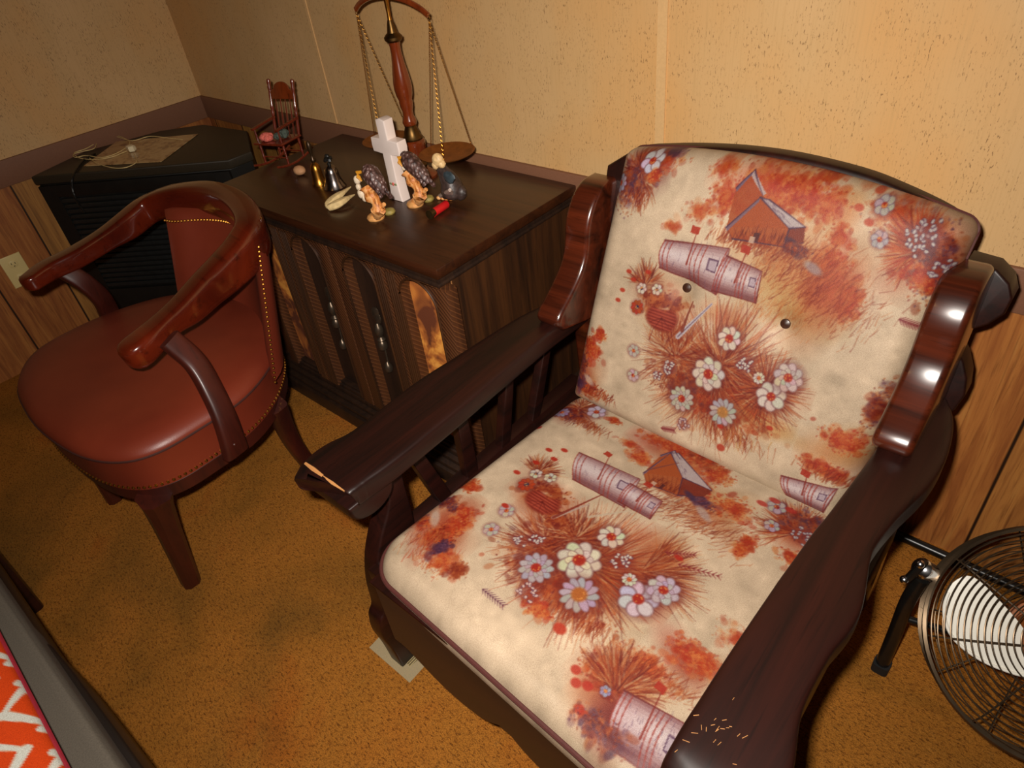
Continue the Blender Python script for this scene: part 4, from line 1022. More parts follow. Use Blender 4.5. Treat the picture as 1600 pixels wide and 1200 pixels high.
for door_i, (i0, i1) in enumerate(((0, 1), (2, 3))):
    xr = bays[i0][0] + .102; xl = bays[i1][0] - .102
    if door_i == 0: xl = -1.399
    else: xr = -1.405
    m = MB()
    xm = (bays[i0][0] + bays[i1][0]) / 2
    for k, i in enumerate((i0, i1)):
        bx = bays[i][0]; x1 = xr if k == 0 else xm; x0 = xm if k == 0 else xl
        arch = [(bx + ow * math.cos(t), zs_ + ow * math.sin(t)) for t in np.linspace(0, math.pi, 15)]
        o = [(x0, .118), (x0, .637), (x1, .637), (x1, .118), (bx + ow, .118)] + [(bx + ow, .125)] + arch + [(bx - ow, .118)]
        slab(m, o, .806, .838, .0015, fn=lambda u, v, w: (u, w, v), n=2)
    d = m.build('door', M['carved'], cb)
    for k, i in enumerate((i0, i1)):
        bx, vel = bays[i]
        m = MB(); tube(m, [(bx + ow, .805, .13)] + [(bx + ow * math.cos(t), .805, zs_ + ow * math.sin(t)) for t in np.linspace(0, math.pi, 20)] + [(bx - ow, .805, .13)], .0028, 8); m.build('arch_bead', M['cab'], d)
        m = MB(); box(m, bx - ow - .004, bx + ow + .004, .8365, .843, .112, .642, .001)
        m.build('velvet_panel' if vel else 'recess_panel', M['velvet'] if vel else M['cabdark'], d)
        m = MB(); box(m, bx - ow, bx + ow, .812, .837, .113, .124, .003); box(m, bx - ow, bx + ow, .818, .837, .124, .132, .003); m.build('sill_moulding', M['cabdark'], d)
        m = MB()
        for q in (-.096, -.088, -.080, -.072) if (i in (0, 2)) else (.096, .088, .080, .072):
            tube(m, [(bx + q, .8055, .122), (bx + q, .8055, .632)], .003, 6)
        m.build('reeding', M['cab'], d)
        if not vel:
            hx = bx - .008 if i == 1 else bx + .012
            m = MB()
            ball(m, (hx - .004, .830, .462), .014, .006, .022, Matrix.Rotation(.6, 3, 'Y'), jitter=.12)
            ball(m, (hx + .004, .829, .448), .012, .006, .018, Matrix.Rotation(.5, 3, 'Y'), jitter=.12, seed=3)
            lathe(m, [(.002, -.05), (.010, -.04), (.012, -.03), (.006, -.022), (.011, -.012), (.013, 0), (.010, .010), (.004, .02)], (hx, .825, .415), seg=14)
            lathe(m, [(.002, -.02), (.012, -.012), (.014, 0), (.010, .010), (.003, .018)], (hx + .002, .823, .370), seg=14)
            tube(m, [(hx, .828, .355), (hx, .826, .31)], .003, 6)
            lathe(m, [(.002, -.018), (.010, -.012), (.013, 0), (.009, .010), (.003, .018)], (hx + .001, .823, .294), seg=14)
            m.build('door_pull', M['pull'], d)

# ------------------------------------------------------------------ black louvred heater across the corner
T0, T1 = Vector((-2.748, 0.5815, 0.66)), Vector((-2.182, 1.003, 0.66))
ht = empty('corner_heater', (T0.x * .5 + T1.x * .5, .95, 0), 'black louvred heater cabinet standing across the room corner behind the leather chair', 'heater')
top = [(-2.748, 0.5815, 0.66), (-2.182, 1.003, 0.66), (-2.181, 1.09, 0.66), (-2.399, 1.211, 0.66), (-2.656, 1.18, 0.66), (-2.766, 1.058, 0.66), (-2.834, 0.7989, 0.66)]
top = [(max(p[0], WX + .012), min(p[1], WY - .012)) for p in top]
hc = np.mean(top, axis=0)
m = MB(); slab(m, top, .628, .66, .006); m.build('heater_top', M['heater_top'], ht)
m = MB(); slab(m, [tuple(hc + (np.array(p) - hc) * .975) for p in top], 0.0, .629, .004); m.build('housing', M['black'], ht)
d2 = Vector((T1.x - T0.x, T1.y - T0.y, 0)); Lh = d2.length; d2.normalize(); n2 = Vector((d2.y, -d2.x, 0))
fo = Vector((hc[0], hc[1], 0)) + (Vector((T0.x, T0.y, 0)) - Vector((hc[0], hc[1], 0))) * .975
def fp(u, v, w): q = fo + d2 * u + n2 * v; return (q.x, q.y, w)
Lf = Lh * .975
m = MB()
for a, b, z0, z1 in ((0, .055, .02, .625), (Lf - .055, Lf, .02, .625), (.055, Lf - .055, .585, .625), (.055, Lf - .055, .02, .22)):
    slab(m, [(a, -.002), (b, -.002), (b, .012), (a, .012)], z0, z1, .002, fn=fp, n=2)
m.build('front_frame', M['black'], ht)
for k in range(18):
    z = .232 + k * .0195
    m = MB(); slab(m, [(.055, z), (Lf - .055, z), (Lf - .055, z + .012), (.055, z + .012)], 0.0, .008, .002, fn=lambda u, v, w: fp(u, w + (z + .012 - v) * .35, v), n=2)
    m.build('louvre', M['louvre'], ht)
zt = .6605
def prt(): t = NT('faded_print_under_plastic'); a = t.noise(t.mapping((1, 1, 1)), 26, 3, .6, 1.0); t.base(t.ramp(a, [(.38, srgb(130, 92, 56)), (.46, srgb(176, 140, 92)), (.6, srgb(190, 158, 110))])); return t.set(rough=.35, coat=.5)
M['sleeve'] = prt()
m = MB(); slab(m, [(-2.65, 0.7227, 0.661)[:2], (-2.401, 0.8813, 0.661)[:2], (-2.554, 1.1, 0.661)[:2], (-2.806, 0.9064, 0.661)[:2]], zt, zt + .0025, .0006, n=1)
tag(m.build('plastic_sleeve', M['sleeve']), 'flat clear plastic sleeve with faded brown print lying on the black heater', 'packet')
m = MB()
pts = [(-2.537, 1.032, 0.667), (-2.604, 1.018, 0.667), (-2.708, 0.9945, 0.667), (-2.723, 0.945, 0.667), (-2.756, 0.9309, 0.667), (-2.858, 0.9279, 0.668), (-2.892, 0.9059, 0.668), (-2.861, 0.8612, 0.668), (-2.797, 0.8221, 0.667), (-2.809, 0.7828, 0.667), (-2.808, 0.7533, 0.668), (-2.761, 0.7416, 0.668), (-2.739, 0.7711, 0.668), (-2.659, 0.7935, 0.666), (-2.65, 0.8471, 0.667), (-2.701, 0.9137, 0.669), (-2.817, 0.9348, 0.669), (-2.894, 0.9244, 0.669), (-2.865, 0.8707, 0.669), (-2.826, 0.8065, 0.668), (-2.817, 0.7597, 0.669), (-2.735, 0.7469, 0.668), (-2.663, 0.7725, 0.666), (-2.628, 0.8141, 0.666), (-2.635, 0.8701, 0.666)]
tube(m, [tuple(q) for q in spline(pts, 5)], .0014, 6)
tube(m, [tuple(q) for q in spline([(-2.704, 0.7668, 0.666), (-2.611, 0.7555, 0.667), (-2.506, 0.7611, 0.667), (-2.458, 0.7835, 0.667), (-2.462, 0.8183, 0.667), (-2.492, 0.8414, 0.667), (-2.57, 0.8669, 0.668)], 6)], .0014, 6)
wc = empty('charging_cord', (-2.654, 0.8944, 0.664), 'loosely looped cream charging cord with a white plug on the plastic sleeve', 'cord')
m.build('cord', M['cord'], wc)
pc = Vector((-2.623, 0.8842, 0.672)); m = MB(); slab(m, [(pc.x - .018, pc.y - .010), (pc.x + .012, pc.y - .014), (pc.x + .022, pc.y), (pc.x + .012, pc.y + .012), (pc.x - .014, pc.y + .013)], zt + .003, zt + .023, .005)
m.build('plug', M['whiteplastic'], wc)
m = MB(); tube(m, [tuple(q) for q in spline([(-2.741, 0.8001, 0.6645), (-2.72, 0.7687, 0.665), (-2.699, 0.7397, 0.665), (-2.625, 0.6865, 0.665), ((-2.585, 0.6551, 0.655)), ((-2.582, 0.6412, 0.63)), ((-2.579, 0.6336, 0.6)), ((-2.587, 0.6366, 0.57)), ((-2.591, 0.6404, 0.54))], 6)], .004, 8)
tag(m.build('power_cable', M['black']), 'black power cable draped over the front edge of the heater', 'cable')

# ------------------------------------------------------------------ miniature rocking chair and what lies on it
rk = empty('toy_rocking_chair', (-1.88, 1.03, CT), 'miniature glossy wooden rocking chair with spindle back at the cabinet corner', 'toy chair')
RO = Vector((-1.918, .985, CT)); RR = Vector((.96, .28, 0)).normalized(); RBk = Vector((-.20, .98, 0)).normalized()
def rp(u, v, z): return RO + RR * u + RBk * v + Vector((0, 0, z))
W_, D_ = .088, .082
for u in (0, W_):
    m = MB(); tube(m, [rp(u, -.035 + .15 * t, .004 + .55 * (t - .45) ** 2 * .10) for t in np.linspace(0, 1, 9)], .0032, 8, power=4); m.build('rocker', M['chairwood'], rk)
    for v in (.008, D_ - .010):
        m = MB(); lathe(m, [(.0028, 0), (.0036, .006), (.0028, .012), (.0044, .018), (.0028, .026), (.004, .040), (.0042, .052), (.003, .062)], rp(u, v, .006), RBk * 0 + Vector((0, 0, 1)), 10); m.build('leg', M['chairwood'], rk)
    ax = (rp(u, D_ + .030, .215) - rp(u, D_ - .004, .070))
    m = MB(); L = ax.length
    lathe(m, [(.004, 0), (.0048, .02), (.0038, .05), (.0058, .06), (.004, .066), (.006, .072), (.0042, .08), (.005, .11), (.0042, L - .03), (.0062, L - .022), (.0046, L - .016), (.0066, L - .008), (.0052, L), (.001, L + .002)], rp(u, D_ - .004, .070), ax, 12); m.build('back_post', M['chairwood'], rk)
    m = MB(); tube(m, [rp(u, D_ + .008, .116), rp(u, .04, .112), rp(u, -.002, .108)], .006, 10, ratio=.003, power=4); m.build('arm', M['chairwood'], rk)
    m = MB(); lathe(m, [(.0025, 0), (.004, .012), (.0028, .02), (.0025, .04)], rp(u, .006, .068), seg=8); m.build('arm_post', M['chairwood'], rk)
m = MB(); slab(m, [(-.008, -.006), (W_ + .008, -.006), (W_ + .004, D_), (-.004, D_)], .064, .071, .003, fn=lambda u, v, w: tuple(rp(u, v, w))); m.build('seat', M['chairwood'], rk)
def bp(u, z, d=0): t = (z - .07) / .145; return tuple(rp(u, D_ - .004 + .034 * t + d, z))
o = [(.003, .165), (.003, .185)] + [(W_ / 2 - .028 * math.cos(t), .19 + .020 * math.sin(t)) for t in np.linspace(.1, math.pi - .1, 10)] + [(W_ - .003, .185), (W_ - .003, .165)]
m = MB(); slab(m, o, -.003, .003, .001, fn=lambda u, v, w: bp(u, v, w)); m.build('crest_rail', M['scalewood'], rk)
for u in (.2, .4, .6, .8):
    m = MB(); tube(m, [bp(W_ * u, .07), bp(W_ * u, .12), bp(W_ * u, .166)], [.0014, .0024, .0014], 8); m.build('spindle', M['chairwood'], rk)
for v in (.01, D_ - .012):
    m = MB(); tube(m, [rp(0, v, .026), rp(W_, v, .026)], .002, 8); m.build('stretcher', M['chairwood'], rk)
m = MB()
for k in range(7): ball(m, rp(.024 + .012 * math.cos(k * .9), .018 + .010 * math.sin(k * .9), .080 + .003 * (k % 2)), .011, .010, .009, jitter=.1, seed=k)
ball(m, rp(.024, .018, .085), .015, .013, .010, jitter=.08)
tag(m.build('yarn_blossom', M['pink']), 'crumpled pink yarn blossom on the seat of the miniature rocking chair', 'decoration')
m = MB()
for k in range(8): ball(m, rp(.060 + .012 * math.cos(k * 1.3), .040 + .016 * math.sin(k * 1.3), .081 + .004 * (k % 3)), .010, .009, .009, jitter=.15, seed=k + 20)
tag(m.build('yarn_leaves', M['green']), 'grey-green yarn bundle behind the pink blossom on the miniature chair', 'decoration')

# ------------------------------------------------------------------ small things on the cabinet
p = (-1.747, 0.9948, 0.69)
m = MB(); ball(m, (p[0], p[1], CT + .013), .021, .016, .013, jitter=.03); tag(m.build('pebble', M['stone']), 'smooth pinkish tan pebble between the toy rocking chair and the brass bell', 'stone')
p = (-1.63, 0.9764, 0.69)
e = empty('brass_bell', (p[0], p[1], CT), 'small shiny brass hand bell with a slender dark handle', 'bell')
m = MB(); lathe(m, [(.0215, 0), (.022, .003), (.019, .009), (.016, .020), (.0145, .040), (.013, .052), (.008, .058), (.004, .062)], (p[0], p[1], CT), seg=24); m.build('bell_body', M['brass'], e)
m = MB(); lathe(m, [(.004, .060), (.0075, .066), (.0075, .070), (.003, .076), (.003, .084), (.0065, .094), (.0075, .104), (.006, .114), (.002, .120)], (p[0], p[1], CT), seg=18); m.build('handle', M['blackbrass'], e)
p = (-1.573, 0.9854, 0.69)
e = empty('silver_bell', (p[0], p[1], CT), 'wider tarnished silver bell with an ornate dark finial, right of the brass bell', 'bell')
m = MB(); lathe(m, [(.030, 0), (.031, .002), (.026, .010), (.021, .024), (.0185, .040), (.016, .052), (.010, .058), (.004, .061)], (p[0], p[1], CT), seg=28); m.build('bell_body', M['silver'], e)
m = MB(); lathe(m, [(.004, .060), (.006, .064), (.003, .068)], (p[0], p[1], CT), seg=12)
for k in range(6): ball(m, (p[0] + .007 * math.cos(k), p[1] + .007 * math.sin(k), CT + .074 + .004 * (k % 2)), .0055, jitter=.2, seg=8, rings=5, seed=k)
ball(m, (p[0], p[1], CT + .084), .006, jitter=.2); m.build('finial', M['black'], e)
m = MB()
for pts in ([(-1.467, 0.8831, 0.7), (-1.47, 0.9033, 0.705), (-1.468, 0.9305, 0.712), (-1.481, 0.9729, 0.712)], [(-1.454, 0.8771, 0.7), (-1.438, 0.8914, 0.706), (-1.438, 0.9206, 0.708), (-1.448, 0.9563, 0.704)]):
    tube(m, [tuple(q) for q in spline(pts, 4)], [.009, .0105, .011, .0115, .012, .012, .0115, .0105, .009, .007, .005, .003, .0015], 10, ratio=[.008, .009, .0095, .0095, .0095, .009, .0085, .008, .007, .005, .004, .003, .0015], power=2.6)
ball(m, (-1.466, 0.886, 0.699), .012, .010, .008, jitter=.1)
tag(m.build('hands_carving', M['bone']), 'pale forked carving shaped like parted hands lying in front of the bells', 'carving')

# white cross
a, b = Vector((-1.359, 1.002, 0.69)), Vector((-1.323, 1.003, 0.69)); ex = (b - a); ex.z = 0; ex.normalize(); ey = Vector((-ex.y, ex.x, 0))
o0 = b - ex * .017
e = empty('ceramic_cross', (o0.x, o0.y, CT), 'white glazed ceramic standing cross with a tiny painted rose', 'cross')
hw, aw = .0155, .047
cr = [(-.021, 0), (.021, 0), (.0175, .03), (hw, .06), (hw, .118), (aw, .120), (aw + .002, .137), (aw, .154), (hw, .155), (hw, .200), (0, .204), (-hw, .200), (-hw, .155), (-aw, .154), (-aw - .002, .137), (-aw, .120), (-hw, .118), (-hw, .06), (-.0175, .03)]
m = MB(); slab(m, cr, 0, .030, .0035, n=4, fn=lambda u, v, w: tuple(o0 + ex * u + ey * w + Vector((0, 0, v)))); cbody = m.build('cross_body', M['white'], e)
m = MB(); q = o0 + ey * -.0012 + Vector((0, 0, .045)) + ex * .002; ball(m, q, .0048, .0016, .0044, jitter=.1); m.build('painted_rose', M['rose'], e)
for sg in (-1, 1):
    m = MB(); ball(m, q + ex * sg * .0085, .005, .0014, .0028); m.build('painted_leaf', M['leafpaint'], e)

EG = 'eagle figurines on the cabinet'
def eagle(label, base, tip_base, trunk, wing, head, beak, tuft, y):
    """figures stand in depth as well: every piece is a solid"""
    e = empty('eagle_figurine', (base[0], base[1], CT), label, 'figurine', EG)
    m = MB(); lathe(m, [(.021, 0), (.022, .004), (.019, .009), (.010, .013), (.002, .014)], (base[0], base[1], CT), seg=16); m.build('base', M['tanbase'], e)
    m = MB(); lathe(m, [(.013, 0), (.015, .004), (.012, .010), (.004, .013)], (tip_base[0], tip_base[1], CT), seg=14); m.build('base_tuft', M['moss'], e)
    P = [(base[0], base[1], CT + .004), (base[0] * .6 + trunk[0][0] * .4, base[1] * .6 + trunk[0][1] * .4, CT + .014)] + [tuple(q) for q in spline(trunk, 4)]; n = len(P)
    m = MB(); tube(m, P, [.013 - .004 * math.sin(i * .9) + .004 * (i / n) for i in range(n)], 10)
    q = trunk[1]; tube(m, [q, (q[0] + .012, q[1] + .004, q[2] + .006), (q[0] + .022, q[1] + .004, q[2] + .014)], [.007, .006, .005], 8)
    m.build('branch', M['branch'], e)
    m = MB(); w0, w1 = Vector(wing[0]), Vector(wing[1]); ax = (w1 - w0); L = ax.length; n_ = 9
    tube(m, [w0 + ax * t + Vector((-.008, .002, .002)) for t in np.linspace(0, 1, n_)], [.008, .017, .021, .021, .020, .0185, .017, .012, .005], 14)
    for k in range(14):
        t = .55 + .45 * k / 13; r_ = .012
        c = w0 + ax * t + Vector((-.004 + r_ * math.cos(k * 2.1), .001 + r_ * math.sin(k * 2.1), -.002)); ball(m, c, .006, .005, .007, jitter=.15, seg=8, rings=5, seed=k)
    m.build('wings', M['feather'], e)
    m = MB()
    for c, r_ in head: ball(m, c, r_, r_ * .9, r_ * 1.15, jitter=.06)
    m.build('head', M['eaglewhite'], e)
    m = MB(); c = Vector(beak); tube(m, [c + Vector((.006, 0, .012)), c + Vector((-.003, -.002, .010)), c + Vector((-.004, -.003, 0)), c + Vector((.004, -.002, -.010))], [.0035, .0055, .0055, .002], 8); m.build('beak', M['beak'], e)
    return e
eagle('brown speckled eagle figurine on a tan branch, standing front left of the white cross', (-1.309, 0.9075, 0.69), (-1.3, 0.9439, 0.69), [(-1.291, 0.9, 0.7021), (-1.281, 0.9, 0.7238), (-1.285, 0.9, 0.7437), (-1.299, 0.9, 0.7585), (-1.308, 0.9, 0.7725)], [(-1.287, 0.9, 0.8221), (-1.232, 0.9, 0.7653)],
      [((-1.329, 0.895, 0.7876), .009), ((-1.331, 0.895, 0.77), .007), ((-1.322, 0.893, 0.7567), .0105), ((-1.313, 0.893, 0.7472), .008)], (-1.309, 0.892, 0.8001), None, .9)
eagle('brown speckled eagle figurine on a tan branch, touching the right side of the white cross', (-1.277, 1.009, 0.69), (-1.266, 1.044, 0.69), [(-1.258, 1.005, 0.7023), (-1.247, 1.005, 0.7259), (-1.254, 1.005, 0.7471), (-1.266, 1.005, 0.7643), (-1.276, 1.005, 0.7768)], [(-1.275, 1.005, 0.8173), (-1.198, 1.005, 0.7592)],
      [((-1.287, 1, 0.8049), .006), ((-1.281, 1, 0.7872), .006)], (-1.279, 0.995, 0.8032), None, 1.0)
# third eagle, dark, seen from behind
b3 = (-1.226, 1.094, 0.69)
e = empty('eagle_figurine', (b3[0], b3[1], CT), 'dark eagle figurine with a cream head and pale tail feathers, beside the red shotgun shell', 'figurine', EG)
m = MB(); tube(m, [tuple(q) for q in spline([(-1.19, 1.06, 0.7105), (-1.189, 1.06, 0.7271), (-1.193, 1.06, 0.7456), (-1.205, 1.06, 0.7626), (-1.217, 1.06, 0.7763)], 4)], [.022, .026, .028, .028, .028, .027, .026, .025, .024, .022, .021, .020, .018, .016, .015, .014, .012], 14); 
ball(m, (-1.167, 1.065, 0.7213), .016, .014, .018, jitter=.1); ball(m, (-1.208, 1.055, 0.7172), .013, .013, .016, jitter=.1, seed=4); m.build('body', M['darkbird'], e)
m = MB(); ball(m, (-1.157, 1.028, 0.7751), .018, .006, .014, jitter=.15); m.build('blue_back', M['bluegrey'], e)
m = MB(); ball(m, (-1.212, 1.05, 0.7993), .0150, .013, .0165, jitter=.05); ball(m, (-1.201, 1.05, 0.7919), .010, jitter=.08, seed=2); ball(m, (-1.218, 1.045, 0.7877), .009, .008, .010, jitter=.08, seed=5); m.build('head', M['eaglecream'], e)
m = MB()
for k in range(6): tube(m, [(-1.151, 1.018, 0.749), (b3[0] - .020 + .008 * k, b3[1] - .028 + .002 * k, CT + .006)], [.004, .006], 8)
m.build('tail_feathers', M['greyfeather'], e)
m = MB(); 
for k in range(4): ball(m, (b3[0] - .018 + .011 * k, b3[1] - .034 + .003 * k, CT + .005), .007, .006, .005)
m.build('feet', M['branch'], e)

# shotgun shell
s0, s1, s2 = Vector((-1.189, 1.034, 0.7)), Vector((-1.183, 0.9846, 0.7)), Vector((-1.182, 0.962, 0.7)); 
e = empty('shotgun_shell', (s1.x, s1.y, CT), 'red shotgun shell with tarnished brass base lying near the cabinet front', 'shotgun shell')
ax = (s1 - s0); L = ax.length
m = MB(); lathe(m, [(.002, .003), (.0085, 0), (.0100, .003), (.0100, L + .006)], (s0.x, s0.y, CT + .0103), ax, 20); m.build('hull', M['shellred'], e)
m = MB(); lathe(m, [(.0102, L + .002), (.0102, L + .014), (.0112, L + .0145), (.0112, L + .017), (.003, L + .0172)], (s0.x, s0.y, CT + .0113), ax, 20); m.build('brass_head', M['shellbrass'], e)

# balance scale
bx, by = -1.406, 1.147
e = empty('balance_scale', (bx, by, CT), 'turned wood and brass balance scale with two hanging pans, standing by the wall', 'scale')
m = MB(); lathe(m, [(.048, 0), (.049, .006), (.044, .012), (.034, .016), (.028, .022)], (bx, by, CT), seg=32); m.build('foot', M['scalewood'], e)
m = MB(); lathe(m, [(.020, .020), (.024, .026), (.024, .032), (.017, .040), (.016, .046), (.026, .049)], (bx, by, CT), seg=28); m.build('brass_collar', M['oldbrass'], e)
m = MB(); lathe(m, [(.026, .048), (.030, .052), (.0305, .060), (.028, .066), (.0295, .072), (.0295, .084), (.031, .090), (.030, .096), (.024, .101)], (bx, by, CT), seg=28); m.build('drum', M['scalewood'], e)
m = MB(); lathe(m, [(.026, .100), (.027, .104), (.021, .112), (.0195, .120), (.015, .132), (.0165, .139)], (bx, by, CT), seg=28); m.build('brass_collar', M['oldbrass'], e)
m = MB(); lathe(m, [(.016, .137), (.0185, .143), (.0175, .150), (.0135, .160), (.0135, .172), (.0165, .183), (.0168, .188), (.0175, .194), (.0165, .198), (.0205, .210), (.0228, .226), (.0225, .240), (.0195, .262), (.0155, .286), (.0130, .308), (.0130, .322), (.0145, .334)], (bx, by, CT), seg=28); m.build('turned_post', M['scalewood'], e)
m = MB(); lathe(m, [(.0165, .333), (.0215, .338), (.0220, .344), (.0165, .350), (.0125, .353), (.0105, .362), (.0085, .372), (.0060, .380)], (bx, by, CT), seg=28); m.build('finial', M['oldbrass'], e)
m = MB(); lathe(m, [(.0058, .378), (.0045, .390), (.0055, .42), (.008, .428), (.010, .436), (.006, .446), (.003, .456)], (bx, by, CT), seg=16); m.build('brass_rod', M['brass'], e)
le, re_ = Vector((-1.527, by, 1.088)), Vector((-1.270, by, 1.084))
m = MB(); mid = Vector((-1.398, by - .008, 1.122))
bpts = [le, le * .8 + mid * .2 + Vector((0, 0, .008)), le * .45 + mid * .55 + Vector((0, 0, .010)), mid, re_ * .45 + mid * .55 + Vector((0, 0, .010)), re_ * .8 + mid * .2 + Vector((0, 0, .008)), re_]
tube(m, [tuple(q) for q in spline([tuple(v) for v in bpts], 5)], .004, 10, ratio=.0062, power=3); m.build('beam', M['scalewood'], e)
def chain(mb, a, b, n_step=.0052):
    a, b = Vector(a), Vector(b); L = (b - a).length; n = int(L / n_step); t = (b - a).normalized(); s = t.cross(Vector((0, 1, 0))).normalized(); w = t.cross(s)
    for i in range(n):
        c = a + (b - a) * ((i + .5) / n); sd = (s if i % 2 else w)
        tube(mb, [c + t * (.0034 * math.cos(q)) + sd * (.0017 * math.sin(q)) for q in [2 * math.pi * k / 8 for k in range(8)]], .0006, 4, closed=True)
for cxp, end, pr_ in ((-1.515, le, .068), (-1.284, re_, .072)):
    pz = .772
    hk = end + Vector((0, 0, -.012))
    m = MB(); tube(m, [end + Vector((.004 * math.sin(q), 0, -.006 - .006 * math.cos(q))) for q in [2 * math.pi * k / 12 for k in range(12)]], .0009, 5, closed=True); m.build('hook_ring', M['brass'], e)
    m = MB(); lathe(m, [(.001, -.010), (pr_ * .5, -.009), (pr_ * .85, -.004), (pr_ * .98, .001), (pr_, .003), (pr_ * .97, .003), (pr_ * .83, -.002), (pr_ * .5, -.0065), (.001, -.0075)], (cxp, by, pz), seg=40); pan = m.build('pan', M['copperpan'], e)
    for q in (-.9, 1.2, 3.0):
        m = MB(); chain(m, hk, (cxp + pr_ * .96 * math.cos(q), by + pr_ * .96 * math.sin(q), pz + .002)); m.build('chain', M['brass'], e)

# ------------------------------------------------------------------ floor fan
FC = Vector((0.191, 0.9198, 0.3)); FN = Vector((.10, -.62, .72)).normalized()
FU = FN.cross(Vector((0, 0, 1))).normalized() * -1; FV = FN.cross(FU).normalized()
if FV.z < 0: FV = -FV
fe = empty('floor_fan', (FC.x, FC.y, 0), 'round wire-caged floor fan with a white blade, tilted upward beside the armchair', 'fan')
def fpt(a, r, d=0): return FC + FU * (r * math.cos(a)) + FV * (r * math.sin(a)) + FN * d
RF = .181
def frng(mb, r, d, w, seg=72): tube(mb, [fpt(2 * math.pi * k / seg, r, d) for k in range(seg)], w, 5, closed=True)
m = MB()
nr = 17
for i in range(nr):
    r = .034 + (RF - .034) * (i / (nr - 1)) ** .92; d = .034 * math.sqrt(max(0, 1 - (r / RF) ** 2.6)); frng(m, r, d, .0011)
for k in range(8):
    a = 2 * math.pi * k / 8 + .32; tube(m, [fpt(a, r, .034 * math.sqrt(max(0, 1 - (r / RF) ** 2.6)) - .002) for r in np.linspace(.03, RF, 10)], .0015, 5)
m.build('front_grille', M['wire'], fe)
m = MB(); lathe(m, [(.001, .036), (.03, .036), (.034, .032), (.034, .028), (.001, .028)], FC, FN, 28); m.build('grille_badge', M['blackmetal'], fe)
m = MB(); frng(m, RF, 0, .0045); frng(m, RF, -.012, .003); m.build('rim', M['wire'], fe)
m = MB()
for i in range(7): frng(m, RF + .001, -.016 - .012 * i, .0011)
for i in range(13):
    r = RF * (1 - i / 14.5); frng(m, r, -.088 - .03 * (1 - (r / RF) ** 2), .0011)
for k in range(10):
    a = 2 * math.pi * k / 10 + .1; tube(m, [fpt(a, RF, 0), fpt(a, RF, -.05), fpt(a, RF, -.088), fpt(a, RF * .6, -.108), fpt(a, RF * .2, -.117)], .0015, 5)
m.build('rear_grille', M['wire'], fe)
m = MB(); lathe(m, [(.001, -.02), (.040, -.022), (.046, -.035), (.046, -.095), (.060, -.10), (.060, -.15), (.045, -.165), (.001, -.17)], FC, FN, 28); m.build('motor', M['motor'], fe)
# blades: leaf shapes with thickness and twist
leaf = [(.098, .102), (.128, .092), (.145, .062), (.148, .030), (.138, .0), (.112, -.026), (.078, -.044), (.040, -.052), (.028, -.020), (.036, .018), (.062, .060)]
lo = [tuple(q) for q in spline(leaf, 4, closed=True)]
for k in range(3):
    e0 = Vector((-.755, -.647, .106)); e0 = (e0 - FN * e0.dot(FN)).normalized(); f0 = Vector((-.342, .526, .778)); f0 = f0 - FN * f0.dot(FN) - e0 * f0.dot(e0); f0.normalize()
    a0 = 2 * math.pi * k / 3; er = e0 * math.cos(a0) + f0 * math.sin(a0); et = -e0 * math.sin(a0) + f0 * math.cos(a0)
    m = MB(); slab(m, lo, 0, .0035, .0012, fn=lambda u, v, w: tuple(FC + er * u + et * v + FN * (-.034 + w + v * .16)))
    bl = m.build('blade', M['blade'], fe)
    m = MB(); pts = [lo[i] for i in range(6, 30)]; tube(m, [FC + er * (u * .985) + et * (v * .97) + FN * (-.0295 + v * .16) for u, v in pts], .0028, 8); m.build('blade_rib', M['blade'], bl)
m = MB(); lathe(m, [(.001, -.010), (.026, -.012), (.034, -.020), (.034, -.045), (.001, -.046)], FC, FN, 24); m.build('hub', M['blackmetal'], fe)
# bracket, clamp knob and tube stand
ck = Vector((-0.0099, 0.9179, 0.335))
m = MB(); lathe(m, [(.004, -.03), (.012, -.026), (.016, -.016), (.0165, -.004), (.018, .002), (.018, .008), (.014, .013), (.008, .017), (.001, .018)], ck, (-.55, -.55, .62), 24); m.build('pivot_bolt', M['chrome'], fe)
m = MB(); kx = Vector((-0.0198, 0.9075, 0.335)); slab(m, [(-.026, -.007), (-.012, -.010), (.012, -.010), (.026, -.007), (.028, 0), (.026, .007), (.012, .010), (-.012, .010), (-.026, .007), (-.028, 0)], -.006, .006, .003, fn=lambda u, v, w: tuple(kx + Vector((.25, .15, .93)) * u + Vector((0, 1, -.2)) * v * .9 + Vector((1, 0, 0)) * w)); kb = m.build('wing_knob', M['blackmetal'], fe)
for uu in (-.024, .024):
    m = MB(); ball(m, kx + Vector((.25, .15, .93)) * uu + Vector((-.004, -.006, 0)), .0075); m.build('knob_tip', M['chrome'], kb)
foot = Vector((-0.0108, 0.926, 0.012))
m = MB(); tube(m, [tuple(q) for q in spline([tuple(kx + Vector((.012, .01, -.02))), (-0.0133, 0.917, 0.24), (-0.0118, 0.9309, 0.12), tuple(foot)], 6)], .0125, 14); m.build('stand_leg', M['blackmetal'], fe)
m = MB(); fd = (foot - Vector((-0.0118, 0.9309, 0.12))).normalized(); tube(m, [foot - fd * .012, foot + fd * .006, foot + fd * .010], .0155, 14, power=4); m.build('rubber_foot', M['rubber'], fe)
m = MB(); tube(m, [(-0.0091, 0.9357, 0.17), tuple(Vector((0.0259, 0.957, 0.17)) + Vector((.05, 0, 0)))], .007, 10); m.build('cross_brace', M['blackmetal'], fe)
m = MB(); tube(m, [tuple(q) for q in spline([(-.16, 1.272, .013), (.05, 1.268, .013), (.28, 1.262, .013), (.36, 1.22, .013), (.39, 1.10, .013), (.40, .95, .013)], 6)], .011, 12); m.build('base_tube', M['blackmetal'], fe)
